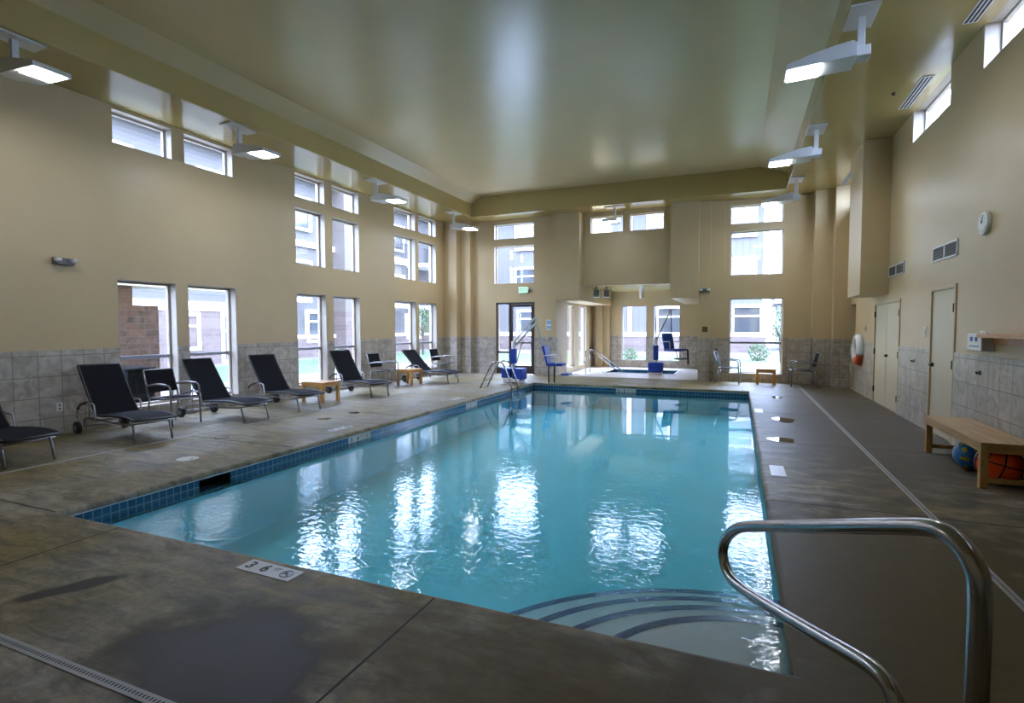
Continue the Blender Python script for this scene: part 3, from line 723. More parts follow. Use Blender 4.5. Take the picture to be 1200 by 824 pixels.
for sy in (-1, 1):
    MB().box(-hx+.06, hx-.06, sy*(hy-.015)-.012, sy*(hy-.015)+.012, .335, .40).build('apron', 'woodbench', t)
    MB().box(-hx+.06, hx-.06, sy*(hy-.02)-.014, sy*(hy-.02)+.014, .055, .10).build('stretcher', 'woodbench', t)
MB().box(hx-.04, hx-.015, -hy+.05, hy-.05, .06, .10).build('stretcher', 'woodbench', t)
t = thing('basketball', 'orange inflatable basketball with black seams under the near bench end', 'ball', (2.31, 6.46, .185))
MB().sphere((0, 0, 0), .185, 36, 24).build('ball_skin', 'orange', t)
sm = MB(); r = .1855
sm.tube([(r*math.cos(a), r*math.sin(a), 0) for a in [k*PI/24 for k in range(48)]],   .0065, 6, closed=True)
sm.tube([(r*math.cos(a), 0, r*math.sin(a)) for a in [k*PI/24 for k in range(48)]], .004, 6, closed=True)
for sgn in (-1, 1):
    q = []
    for k in range(48):
        a = k*PI/24; v = Vector((math.cos(a), sgn*(.55+.28*math.cos(2*a)), math.sin(a))); v.normalize(); q.append(v*r)
    sm.tube(q, .0065, 6, closed=True)
o = sm.build('seam', 'ink', t); o.rotation_euler = (.1, .25, .75)
t = thing('beach_ball', 'blue inflatable globe ball with yellow patches under the bench middle', 'ball', (2.27, 7.02, .15))
MB().sphere((0, 0, 0), .15, 36, 24).build('ball_skin', 'globe', t)
MB().cyl((0, 0, .149), (0, .0, .156), .012, 12).build('valve', 'plate', t)

# ------------------------------------------------------------------ left / far wall fittings
def emlight(loc, rz, label):
    t = thing('emergency_light', label, 'emergency light', loc, rz, 'twin-head emergency lights')
    MB().box(0, .06, -.13, .13, -.05, .05).build('case', 'grey', t, bevel=.01)
    for s in (-1, 1):
        MB().lathe([(.02, -.02), (.045, .0), (.048, .03), (.044, .034)], (.095, s*.1, 0), 16).build('lamp_head', 'white', t).rotation_euler = (0, 0, 0)
emlight((XL, 4.63, 2.45), 0, 'grey twin-head emergency light on the left wall above the nearest lounger')
emlight((-.86, 15.757, 2.5), -PI/2, 'grey twin-head emergency light right of the alcove')
t = thing('wall_outlet', 'white outlet cover low on the tiled left wall', 'outlet', (XL+.012, 4.52, .38))
MB().box(0, .008, -.04, .04, -.062, .062).build('cover', 'plate', t, bevel=.003)
MB().box(.008, .0095, -.014, .014, .01, .04).box(.008, .0095, -.014, .014, -.04, -.01).build('socket', 'grey', t)
t = thing('exit_sign', 'pale green exit sign above the storefront door', 'sign', (-6.27, YF, 2.67))
MB().box(-.17, .17, -.05, 0, -.105, .105).build('housing', 'white', t, bevel=.006)
MB().box(-.15, .15, -.052, -.05, -.088, .088).build('face', 'exit', t)
text('lettering', 'EXIT', .13, 'plate', t, (0, -.0525, 0), (PI/2, 0, 0), .004)
MB().cyl((.17, -.03, -.02), (.26, -.08, .0), .03, 12, .04).build('lamp_head', 'grey', t)
t = thing('wall_plaque', 'small bronze plaque on the wall right of the alcove', 'sign', (-.845, YF-.15, 1.43))
MB().box(-.07, .07, -.01, 0, -.075, .075).build('plate', 'bronze', t, bevel=.003)
t = thing('wall_sign', 'pale blue and white notice left of the alcove', 'sign', (-5.42, YF, 1.57))
MB().box(-.1, .1, -.008, 0, -.16, .16).build('board', 'plate', t)
MB().box(-.08, .08, -.01, -.008, .02, .13).box(-.08, .08, -.01, -.008, -.13, -.03).build('printed_block', plain('sky_ink', srgb(140, 180, 214), rough=.6), t)
t = thing('robe_hook', 'small dark robe hook on the far wainscot behind the left armchair', 'hook', (-.55, YF-.079, .87), 0, 'robe hooks on the far wall')
MB().cyl((0, 0, 0), (0, -.012, 0), .03, 12).build('rosette', 'hinge', t); MB().cyl((0, -.012, 0), (0, -.07, .01), .016, 10).build('hook_arm', 'hinge', t)
t = thing('shower_fixture', 'chrome rinse shower head and valve on the tile beside the alcove', 'shower', (-5.32, YF-.02, .6))
MB().tube(smoothline([(0, 0, .55), (0, -.09, .6), (0, -.18, .55)], 5), .014, 8).cyl((0, -.18, .55), (0, -.2, .52), .035, 12).build('shower_head', 'steel', t)
MB().cyl((0, 0, .2), (0, -.04, .2), .05, 14).tube([(0, -.04, .2), (.1, -.06, .2)], .011, 6).build('valve', 'steel', t)
MB().tube([(0, 0, .1), (0, -.1, .1)], .02, 8).build('spout', 'steel', t)
# twin heaters under the alcove header and small projector
for i, x in enumerate((-4.15, -3.85)):
    t = thing('wall_speaker', 'white box speaker hung at the alcove left corner, ' + ('outer one' if i == 0 else 'inner one'), 'speaker', (x, 16.75+.1*i, 2.75), .3, 'pair of speakers under the alcove ceiling')
    MB().box(-.1, .1, -.1, .1, -.32, -.06).build('cabinet', 'white', t, bevel=.012)
    MB().box(-.08, .08, -.104, -.1, -.3, -.08).build('grille', 'grey', t)
    MB().box(-.02, .02, -.02, .02, -.06, 0).build('bracket', 'slot', t)
t = thing('canister_lamp', 'small white cylinder lamp above the alcove window post', 'light', (-3.05, 18.7, 2.756))
MB().lathe([(.09, 0), (.09, -.03), (.075, -.05), (.075, -.26), (.05, -.28)], seg=20).build('canister', 'white', t)

# ------------------------------------------------------------------ loungers
def lounger(loc, rz, recline, label):
    t = thing('chaise_lounge', label, 'lounge chair', loc, rz, 'charcoal sling loungers along the left wall')
    W = .26
    a = R_(recline); L_ = .82
    hx, hz = .58, .30
    seat = smoothline([(hx, 0, hz), (.78, 0, .305), (1.0, 0, .322), (1.25, 0, .33), (1.45, 0, .322), (1.63, 0, .30)], 4)
    back = smoothline([(hx, 0, hz+.005), (hx-.33*L_*math.cos(a)-.0, 0, hz+.33*L_*math.sin(a)-.012), (hx-.66*L_*math.cos(a), 0, hz+.66*L_*math.sin(a)-.01), (hx-L_*math.cos(a), 0, hz+L_*math.sin(a)+.01)], 4)
    def sling(path, w, th):
        m = MB(); P = [Vector(p) for p in path]; rows = []
        for i, p in enumerate(P):
            d = (P[min(i+1, len(P)-1)]-P[max(i-1, 0)]).normalized(); n = Vector((-d.z, 0, d.x))
            rows.append([m.bm.verts.new(p+n*s*th/2+Vector((0, y, 0))) for s, y in ((1, -w), (1, w), (-1, w), (-1, -w))])
        for A, B in zip(rows, rows[1:]):
            for k in range(4): m.bm.faces.new((A[k], A[(k+1) % 4], B[(k+1) % 4], B[k]))
        m.bm.faces.new(rows[0]); m.bm.faces.new(rows[-1][::-1]); return m
    sling(seat, W, .012).build('seat_sling', 'sling', t)
    sling(back, W, .012).build('back_sling', 'sling', t)
    m = MB()
    for s in (-1, 1): m.tube([(p.x, s*W, p.z) for p in seat], .016, 8)
    m.cyl((1.63, -W, .30), (1.63, W, .30), .016, 8); m.build('seat_rail', 'blackplastic', t)
    m = MB()
    for s in (-1, 1): m.tube([(p.x, s*W, p.z) for p in back], .016, 8)
    m.cyl((back[-1].x, -W, back[-1].z), (back[-1].x, W, back[-1].z), .016, 8); m.build('back_rail', 'blackplastic', t)
    for s in (-1, 1):
        y = s*(W+.03); yi = s*(W-.035)
        MB().tube(smoothline([(.12, yi, .10), (.16, yi, .21), (.45, yi, .235), (.9, yi, .225), (1.25, yi, .225), (1.46, yi, .24)], 4), .014, 8).build('side_rail', 'silver', t)
        MB().tube(arc([(1.42, yi, .238), (1.50, yi, .24), (1.56, yi, .0)], .05, 3), .015, 8).build('front_leg', 'silver', t)
        q = MB().tube(smoothline([(.10, y, .22), (.10, y, .33), (.22, y, .415), (.42, y, .455), (.56, y, .455), (.60, y, .43)], 4), .013, 8)
        q.tube(arc([(.60, y, .44), (.64, y, .23), (.64, yi, .225)], .02, 3), .012, 8); q.build('armrest', 'silver', t)
        MB().tube(smoothline([(.115, y, .355), (.22, y, .425), (.40, y, .464)], 4), .018, 8).build('arm_pad', 'blackplastic', t)
        wh = MB().cyl((.1, y-.02*s, .088), (.1, y+.035*s, .088), .088, 22).build('wheel', 'blackplastic', t, bevel=.01)
        MB().cyl((.1, y+.035*s, .088), (.1, y+.04*s, .088), .035, 14).build('hub', 'grey', wh)
    for (x, z) in ((.12, .1), (1.46, .24), (.62, .232)): MB().cyl((x, -W-.03, z), (x, W+.03, z), .012, 8).build('cross_bar', 'silver', t)
    bx, bz = back[len(back)//2].x, back[len(back)//2].z
    for s in (-1, 1): MB().tube([(bx, s*(W-.03), bz), (.3, s*(W-.03), .235)], .009, 6).build('recline_strut', 'silver', t)
    return t
LG = [((-8.74, 3.36, 0), 0, 52, 'cut by the left frame edge, foot end only'), ((-8.68, 4.90, 0), R_(-7.5), 53, 'below the emergency light on the left wall'),
      ((-8.67, 6.41, 0), R_(-3), 53, 'before the second low window'), ((-8.66, 7.78, 0), R_(-10), 53, 'next to the wooden table, against solid wall'),
      ((-8.60, 9.95, 0), R_(-15), 53, 'before the second window pair, beyond the wooden table'), ((-8.55, 12.85, 0), R_(-8), 42, 'reclined lowest, nearest the pool ladder')]
for loc, rz, rec, s in LG: lounger(loc, rz, rec, 'charcoal sling lounger with silver frame, ' + s)

# ------------------------------------------------------------------ armchairs
def armchair(loc, rz, label, grp):
    t = thing('armchair', label, 'chair', loc, rz, grp)
    W = .235
    def slab(a, b, w, th, name):
        m = MB(); P = smoothline([a, ((a[0]+b[0])/2-.015, 0, (a[2]+b[2])/2-.012), b], 4); rows = []
        for i, p in enumerate(P):
            d = (P[min(i+1, len(P)-1)]-P[max(i-1, 0)]).normalized(); n = Vector((-d.z, 0, d.x))
            rows.append([m.bm.verts.new(p+n*s*th/2+Vector((0, y, 0))) for s, y in ((1, -w), (1, w), (-1, w), (-1, -w))])
        for A, B in zip(rows, rows[1:]):
            for k in range(4): m.bm.faces.new((A[k], A[(k+1) % 4], B[(k+1) % 4], B[k]))
        m.bm.faces.new(rows[0]); m.bm.faces.new(rows[-1][::-1]); m.build(name, 'sling', t)
    slab((.02, 0, .40), (.47, 0, .425), W-.01, .022, 'seat'); slab((-.01, 0, .50), (-.13, 0, .83), W-.01, .02, 'backrest')
    for s in (-1, 1):
        y = s*W
        MB().tube([(-.02, y, .41), (-.135, y, .84)], .013, 8).build('back_post', 'silver', t)
        MB().tube(arc([(.5, y, 0), (.47, y, .60), (.40, y, .625)], .06, 5), .014, 8).build('front_leg', 'silver', t)
        MB().tube([(-.10, y, 0), (.0, y, .42)], .014, 8).build('rear_leg', 'silver', t)
        MB().tube(smoothline([(.43, y, .622), (.2, y, .635), (-.06, y, .60)], 4), .016, 8).build('armrest', 'silver', t)
        MB().tube([(0, y, .41), (.48, y, .42)], .012, 8).build('seat_rail', 'silver', t)
    for (x, z) in ((-.02, .41), (.48, .41), (-.135, .84)): MB().cyl((x, -W, z), (x, W, z), .011, 8).build('cross_bar', 'silver', t)
    return t
G1 = 'silver armchairs with dark sling seats'
armchair((-8.38, 5.70, 0), R_(0), 'silver armchair with dark sling, between the two loungers at the nearest windows', G1)
armchair((-8.45, 11.25, 0), R_(0), 'silver armchair with dark sling, beside the farther wooden side table', G1)
armchair((-8.42, 14.15, 0), R_(0), 'silver armchair with dark sling, last along the left wall near the corner', G1)
armchair((-.43, 15.4, 0), R_(-6), 'silver armchair with dark sling, left of the low table by the far window', G1)
armchair((1.72, 15.25, 0), R_(184), 'silver armchair with dark sling, right of the low table by the far window', G1)

# ------------------------------------------------------------------ side tables
def table(loc, rz, w, d, h, label):
    t = thing('side_table', label, 'table', loc, rz, 'wooden side tables')
    MB().box(-w/2, w/2, -d/2, d/2, h-.045, h).build('table_top', 'wood', t, bevel=.005)
    k = .058
    for sx in (-1, 1):
        for sy in (-1, 1):
            x, y = sx*(w/2-k/2-.004), sy*(d/2-k/2-.004); MB().box(x-k/2, x+k/2, y-k/2, y+k/2, 0, h-.045).build('leg', 'wood', t, bevel=.004)
    for sx in (-1, 1): MB().box(sx*(w/2-.02)-.01, sx*(w/2-.02)+.01, -d/2+.06, d/2-.06, h-.09, h-.045).build('apron', 'wood', t)
    for sy in (-1, 1): MB().box(-w/2+.06, w/2-.06, sy*(d/2-.02)-.01, sy*(d/2-.02)+.01, h-.09, h-.045).build('apron', 'wood', t)
table((-7.82, 8.55, 0), R_(-4), .58, .48, .41, 'square orange-brown wooden table between two loungers by the second window pair')
table((-7.98, 12.0, 0), R_(-4), .50, .46, .41, 'orange-brown wooden table in front of the lowest reclined lounger')
table((.68, 15.45, 0), 0, .46, .46, .41, 'orange-brown wooden table between two armchairs under the far window')

# ------------------------------------------------------------------ foreground handrail
RP = [(.502, 1.472, .0), (.502, 1.472, .62), (.502, 1.472, .90), (.493, 1.489, .969), (.473, 1.529, 1.004), (.447, 1.582, 1.008), (.407, 1.664, .98), (.29, 1.901, .881),
      (.061, 2.366, .686), (-.004, 2.496, .613), (-.042, 2.574, .528), (-.049, 2.588, .463), (-.029, 2.548, .404), (.017, 2.455, .392), (.122, 2.242, .430), (.259, 1.964, .492),
      (.345, 1.789, .533), (.378, 1.722, .538), (.397, 1.683, .518), (.406, 1.662, .46), (.408, 1.66, .36), (.408, 1.66, .18), (.408, 1.66, 0)]
t = thing('handrail', 'large bent stainless handrail at the near right pool corner', 'handrail', (0, 0, 0))
MB().tube(smoothline(RP, 6), .0225, 18).build('bent_tube', 'steel', t)
for p in (RP[0], RP[-1]): MB().lathe([(.05, 0), (.05, .006), (.03, .014), (.026, .016)], (p[0], p[1], 0), 20).build('escutcheon', 'steel', t)

# ------------------------------------------------------------------ pool ladder
t = thing('pool_ladder', 'stainless pool ladder with two looped rails at the far left edge', 'ladder', (0, 0, 0))
for y in (11.85, 12.25):
    MB().tube(arc([(-5.83, y, 0), (-5.50, y, .66), (-5.22, y, .66), (-4.99, y, .1), (-4.98, y, -.9)], .14, 6), .02, 10).build('rail', 'steel', t)
    MB().lathe([(.045, 0), (.045, .006), (.028, .012)], (-5.83, y, 0), 16).build('escutcheon', 'steel', t)
for z in (-.3, -.55, -.8): MB().box(-5.02, -4.94, 11.85, 12.25, z, z+.03).build('tread', 'white', t)
MB().cyl((-5.7, 11.85, .2), (-5.7, 12.25, .2), .012, 8).build('cross_bar', 'steel', t)

# ------------------------------------------------------------------ pool lifts
def lift_seat(t, o, rz=0, legs=True):
    e = bpy.data.objects.new('seat', None); COL.objects.link(e); e.parent = t; e.location = o; e.rotation_euler = (0, 0, rz)
    MB().prism([(-.02, .38), (.03, .38), (-.08, .88), (-.16, .88)], 'y', -.2, .2).build('seat_back', 'blue', e, bevel=.02)
    MB().box(-.02, .42, -.21, .21, .34, .41).build('seat_pan', 'blue', e, bevel=.02)
    for s in (-1, 1):
        MB().tube(arc([(-.05, s*.23, .62), (.25, s*.23, .64), (.27, s*.23, .40)], .05, 4), .013, 8).build('armrest', 'white', e)
    MB().tube(arc([(.38, .1, .36), (.46, .1, .16), (.42, .1, .13)], .03, 3), .012, 8).tube(arc([(.38, -.1, .36), (.46, -.1, .16), (.42, -.1, .13)], .03, 3), .012, 8).build('footrest_strut', 'white', e)
    MB().box(.38, .6, -.17, .17, .10, .14).build('footrest', 'blue' if legs else 'blackplastic', e, bevel=.008)
    return e
t = thing('pool_lift', 'blue and white pool access lift on the far left deck before the glass door', 'pool lift', (-5.55, 13.35, 0))
MB().box(-.24, .24, -.2, .2, .03, .14).build('base', 'white', t, bevel=.02)
MB().box(-.3, -.06, -.2, .2, .14, .40).box(.02, .30, -.2, .2, .10, .40).build('base_cover', 'blue', t, bevel=.03)
MB().cyl((-.02, 0, .1), (-.02, 0, 1.12), .05, 16).build('mast', 'white', t)
MB().box(-.09, .06, -.075, .075, .52, .92).build('mast_sleeve', 'blue', t, bevel=.02)
MB().tube([(-.04, .03, 1.08), (.58, .08, 1.76)], .024, 8).build('upper_arm', 'white', t)
MB().tube([(.02, .03, 1.0), (.60, .08, 1.62)], .028, 8).build('lower_arm', 'white', t)
MB().tube([(.05, .0, .45), (.25, .02, 1.2)], .012, 8).build('actuator', 'grey', t)
MB().tube([(.59, .08, 1.78), (.62, .12, 1.55), (.72, .3, .9)], .022, 8).build('hanger_arm', 'white', t)
lift_seat(t, (.84, .45, .12), 0)
MB().tube([(.86, .36, .45), (.86, .36, .0)], .022, 8).build('support_leg', 'blackplastic', t); MB().tube([(1.0, .42, .45), (1.0, .42, .0)], .022, 8).build('support_leg', 'blackplastic', t)
t = thing('pool_lift', 'blue pool access lift beside the hot tub in the alcove', 'pool lift', (-2.36, 17.22, 0))
MB().box(-.2, .2, -.17, .17, .0, .08).build('base', 'white', t, bevel=.02)
MB().box(-.22, .22, -.18, .18, .08, .40).build('base_cover', 'blue', t, bevel=.05)
MB().cyl((0, 0, .1), (0, 0, 1.1), .045, 16).build('mast', 'white', t)
MB().box(-.075, .075, -.07, .07, .46, .92).build('mast_sleeve', 'blue', t, bevel=.02)
MB().tube([(0, 0, 1.1), (0, 0, 1.75), (.02, 0, 1.8)], .018, 8).build('column', 'grey', t)
MB().tube([(0, 0, 1.05), (.42, .05, 2.0)], .024, 8).build('upper_arm', 'white', t)
MB().tube([(.44, .05, 2.02), (.46, .05, 1.2)], .014, 8).build('hanger_arm', 'blackplastic', t)
lift_seat(t, (.42, -.12, .42), -.7, False)
MB().tube(arc([(.75, 0, .8), (.95, 0, .8), (.97, 0, .35)], .05, 4), .03, 8).build('controller', 'blackplastic', t)
# spa handrail
for y, s in ((17.0, 'nearer of the pair'), (17.55, 'farther of the pair')):
    t = thing('spa_handrail', 'slim stainless rail down into the hot tub, ' + s, 'handrail', (0, 0, 0), 0, 'pair of hot tub rails')
    MB().tube(arc([(-4.55, y, 0), (-4.55, y, .74), (-4.38, y, .74), (-3.55, y+.55, .0)], .06, 5), .018, 10).build('bent_tube', 'steel', t)
    MB().lathe([(.04, 0), (.04, .006), (.024, .012)], (-4.55, y, 0), 16).build('escutcheon', 'steel', t)

# ------------------------------------------------------------------ deck markers, lids, puddles
def marker(name, loc, rz, w, d, txt, label, tilt=None, grp='pool depth markers'):
    t = thing(name, label, 'depth marker', loc, rz, grp)
    if tilt: t.rotation_euler = tilt
    MB().box(-w/2, w/2, -d/2, d/2, 0, .004).build('tile', 'markertile', t)
    if txt:
        s = d*.82
        text('numeral', '3', s, 'ink', t, (-w*.36, 0, .0045), (0, 0, 0), .003)
        text('numeral', '6', s, 'ink', t, (-w*.08, 0, .0045), (0, 0, 0), .003)
        text('unit', 'FT', s*.42, 'grey', t, (w*.11, d*.16, .0045))
        c = MB(); r = d*.30
        c.tube([(w*.33+r*math.cos(k*PI/14), r*math.sin(k*PI/14), .005) for k in range(28)], d*.022, 5, closed=True)
        c.cyl((w*.33-r*.7, r*.7, .005), (w*.33+r*.7, -r*.7, .005), d*.022, 5)
        c.tube([(w*.33-r*.5, -r*.1, .005), (w*.33, r*.25, .005), (w*.33+r*.4, -r*.45, .005)], d*.03, 5)
        c.build('no_diving_symbol', 'grey', t)
    return t
marker('depth_marker', (-2.65, 2.425, 0), R_(-2), .44, .135, True, 'white deck tile reading 3 6 FT with no-diving symbol at the near pool edge')
marker('depth_marker', (-5.43, 6.33, 0), PI/2, .45, .13, True, 'white deck tile on the left deck beside the pool, nearer one')
marker('depth_marker', (-5.44, 9.95, 0), PI/2, .45, .13, True, 'white deck tile on the left deck beside the pool, farther one')
marker('depth_marker', (.36, 10.5, 0), -PI/2, .44, .13, False, 'small white deck tile on the right deck, farther one')
marker('depth_marker', (.40, 6.17, 0), -PI/2, .44, .14, False, 'white deck tile on the right deck beside the pool, nearer one')
marker('depth_marker', (-2.6, 13.9, 0), 0, .45, .10, False, 'white deck tile centred on the far pool edge')
marker('depth_marker', (PX0-BW_+.001, 6.35, -.115), 0, .5, .085, True, 'white waterline tile on the left pool wall, nearer one', (PI/2, 0, PI/2), 'waterline depth tiles')
marker('depth_marker', (PX0-BW_+.001, 9.95, -.115), 0, .5, .085, True, 'white waterline tile on the left pool wall, farther one', (PI/2, 0, PI/2), 'waterline depth tiles')
marker('depth_marker', (-2.6, PY1+BW_-.001, -.115), 0, .5, .085, True, 'white waterline tile centred on the far pool wall', (PI/2, 0, 0), 'waterline depth tiles')
t = thing('skimmer_lid', 'round white skimmer lid set in the left deck', 'lid', (-5.79, 4.18, 0))
MB().lathe([(.115, 0), (.115, .004), (.105, .006), (.02, .006)], seg=28).build('cover', 'lidwhite', t)
MB().cyl((.07, 0, .006), (.07, 0, .0075), .012, 10).build('finger_hole', 'slot', t)
t = thing('skimmer_lid', 'round dark deck lid beyond the white one on the left deck', 'lid', (-6.5, 5.2, 0))
MB().lathe([(.085, 0), (.085, .004), (.078, .005), (.02, .005)], seg=28).build('cover', 'deck', t)
MB().tube([(.088*math.cos(k*PI/14), .088*math.sin(k*PI/14), .003) for k in range(28)], .004, 5, closed=True).build('ring', 'slot', t)
def puddle(x, y, a, b, rot, label):
    m = MB(); random.seed(int(x*100+y*7)); ph = random.random()*6
    poly = []
    for k in range(28):
        u = k*2*PI/28; r = 1+.12*math.sin(3*u+ph)+.07*math.sin(5*u)
        px, py = a*r*math.cos(u), b*r*math.sin(u); poly.append((px*math.cos(rot)-py*math.sin(rot), px*math.sin(rot)+py*math.cos(rot)))
    o = m.prism(poly, 'z', .0006, .0022).build('puddle', 'puddle'); o.location = (x, y, 0)
    tag(o, label, 'puddle', 'puddles on the deck')
puddle(.78, 12.6, .10, .26, 0, 'shallow bright puddle on the right deck near the far pool corner')
puddle(.70, 9.6, .15, .26, .15, 'shallow bright puddle in the middle of the right deck')
puddle(.56, 7.9, .16, .15, .1, 'shallow bright puddle on the right deck, nearest of three')
puddle(-6.25, 6.9, .11, .08, .4, 'shallow puddle on the left deck before the wooden table')
puddle(-6.2, 7.6, .10, .08, .4, 'shallow puddle on the left deck, beyond a first puddle')

# ------------------------------------------------------------------ outside
holed('ground', 'z', -.5, .36, -60, 60, -40, 80, [(XL-WT, XR+1.9, YN-WT, NY+.2)], 'ground')
m = MB().box(-19.6, -13.6, -20, 22.5, -.14, -.09).box(-19.6, -.7, 22.5, 30, -.14, -.09).box(-.7, 12, 16.3, 30, -.14, -.09)
tag(m.build('grass', 'grass'), 'mown green lawn outside the windows', 'grass', kind='stuff')
struct(MB().box(-13.6, -9.16, -20, 22.5, -.14, -.08).box(-9.16, -.7, 20.45, 22.5, -.14, -.08).build('path', 'path'))

def block(name, label, loc, face, wall, length, h, stone_parts, wins, stonemat, depth=8., belts=(), roof=True, boards=()):
    """building whose front face lies on local y=0 facing -y, x from 0 to length"""
    rz = {'x': PI/2, 'y': 0.}[face]
    t = thing(name, label, 'building', loc, rz)
    MB().box(0, length, 0, depth, 0, h).build('wall', wall, t)
    for a, b, z in stone_parts: MB().box(a, b, -.12, .02, -.1, z).build('stone_base', stonemat, t)
    for z in belts: MB().box(-.05, length+.05, -.16, .02, z, z+.28).build('belt_trim', 'trimwhite', t)
    for x in boards: MB().box(x-.14, x+.14, -.07, .02, 0, h).build('corner_board', 'trimwhite', t)
    for (x, z, w, hh) in wins:
        f = MB().box(x-w/2-.12, x-w/2, -.18, .02, z-.12, z+hh+.16).box(x+w/2, x+w/2+.12, -.18, .02, z-.12, z+hh+.16).box(x-w/2, x+w/2, -.18, .02, z+hh, z+hh+.16).box(x-w/2, x+w/2, -.18, .02, z-.12, z).box(x-w/2, x+w/2, -.16, .02, z+hh*.66, z+hh*.66+.09).build('window', 'trimwhite', t)
        MB().box(x-w/2, x+w/2, -.10, -.02, z, z+hh).build('pane', 'darkglass', f)
    if roof:
        MB().box(-.5, length+.5, -.7, depth+.5, h, h+.28).build('eave', 'trimwhite', t)
        MB().prism([(-.7, h+.28), (depth+.5, h+.28), (depth/2, h+2.2)], 'x', -.5, length+.5).build('roof', 'roof', t)
    return t
# west block: front faces +x (towards the pool hall); local x runs along +y after rotation by +90 degrees
WX = -22.
wins = [(y, z, w, hh) for y, z, w, hh in ((12.3+8, .75, 1.1, 1.5), (16.6+8, .3, 1.3, 1.9), (19.6+8, .75, 1.3, 1.5), (25.6+8, .75, 1.5, 1.6), (34+8, .75, 1.3, 1.6))]
for zz in (3.9, 7.0): wins += [(y+8, zz, 1.4, 1.5) for y in (9, 14, 19.5, 25, 32, 38)]
tb = thing('apartment_building', 'long grey apartment block across the lawn seen through the left windows', 'building', (WX, 0, -.1), 0)
def wb(x0, x1, y0, y1, z0, z1, name, mat, par=None): return MB().box(x0, x1, y0, y1, z0, z1).build(name, mat, par or tb)
wb(-9, 0, -12, 36, 0, 9.6, 'wall', 'siding')
wb(0, .14, -12, 18.8, -.1, 2.35, 'stone_base', 'stone_y'); wb(0, .14, 18.8, 25.2, -.1, 1.0, 'stone_base', 'stone_y'); wb(0, .9, 25.2, 28.6, -.1, 2.5, 'stone_base', 'stone_y'); wb(0, .14, 28.6, 36, -.1, 1.0, 'stone_base', 'stone_y')
wb(0, .18, -12, 18.8, 2.35, 2.75, 'belt_trim', 'trimwhite'); wb(0, .18, 18.8, 36, 1.0, 1.2, 'belt_trim', 'trimwhite'); wb(0, .18, -12, 36, 6.0, 6.3, 'belt_trim', 'trimwhite')
wb(.0, .9, 25.2, 28.6, 2.5, 9.6, 'bay_wall', 'tansiding'); wb(0, .1, 18.6, 18.9, 0, 9.6, 'corner_board', 'trimwhite')
for (y, z, w, hh) in [(15.9, .75, 1.0, 1.35), (18.2, .1, .95, 2.0), (23.6, .9, 1.1, 1.5), (33.5, .9, 1.6, 1.5), ] + [(y, z, 1.5, 1.5) for z in (3.6, 7.0) for y in (8, 13, 17.5, 22.5, 31.5)]:
    f = MB().box(0, .2, y-w/2-.14, y-w/2, z-.14, z+hh+.18).box(0, .2, y+w/2, y+w/2+.14, z-.14, z+hh+.18).box(0, .2, y-w/2, y+w/2, z+hh, z+hh+.18).box(0, .2, y-w/2, y+w/2, z-.14, z).box(0, .17, y-w/2, y+w/2, z+hh*.66, z+hh*.66+.1).build('window', 'trimwhite', tb)
    MB().box(.01, .1, y-w/2, y+w/2, z, z+hh).build('pane', 'darkglass', f)
for (y, z) in ((20.6, 2.9), (29.8, 2.9), (29.8, 5.9), (34.2, 2.9), (34.2, 5.9)):
    b = wb(0, 1.5, y-1.3, y+1.3, z, z+.25, 'balcony', 'trimwhite')
    r = MB()
    for k in range(14): r.box(1.42, 1.46, y-1.28+k*.196, y-1.24+k*.196, z+.25, z+1.2)
    r.box(1.40, 1.48, y-1.3, y+1.3, z+1.2, z+1.27); r.build('railing', 'slot', b)
MB().prism([(.8, 9.6), (-9.8, 9.6), (-4.5, 11.6)], 'y', -12.6, 36).build('roof', 'roof', tb)
# north block
nw = [(2.2, 1.1, 1.3, 1.6), (7.1, 1.1, 1.3, 1.6), (12.4, 1.1, 1.3, 1.6), (17.3, 1.1, 1.6, 1.7), (21.9, 1.1, 1.5, 1.7)]
for zz in (4.2, 7.3): nw += [(x, zz, 1.4, 1.6) for x in (2.5, 7, 12.2, 16.5, 21.6)]
block('apartment_building', 'grey apartment block with white window trim seen through the far windows', (-21.4, 36.9, -.1), 'y', 'siding2', 23.0, 9.6, [(0, 23.0, .95)], nw, 'stone_x', belts=(.95,), boards=(.1, 9.6, 14.6, 19.2, 22.9))
tb2 = block('clubhouse', 'low pale gabled building at the right of the far window', (2.8, 42, -.1), 'y', 'tansiding', 9., 3.2, [(0, 9, .9)], [(1.6, 1.1, 1.2, 1.4), (5, 1.1, 1.2, 1.4)], 'stone_x', belts=(.9,))
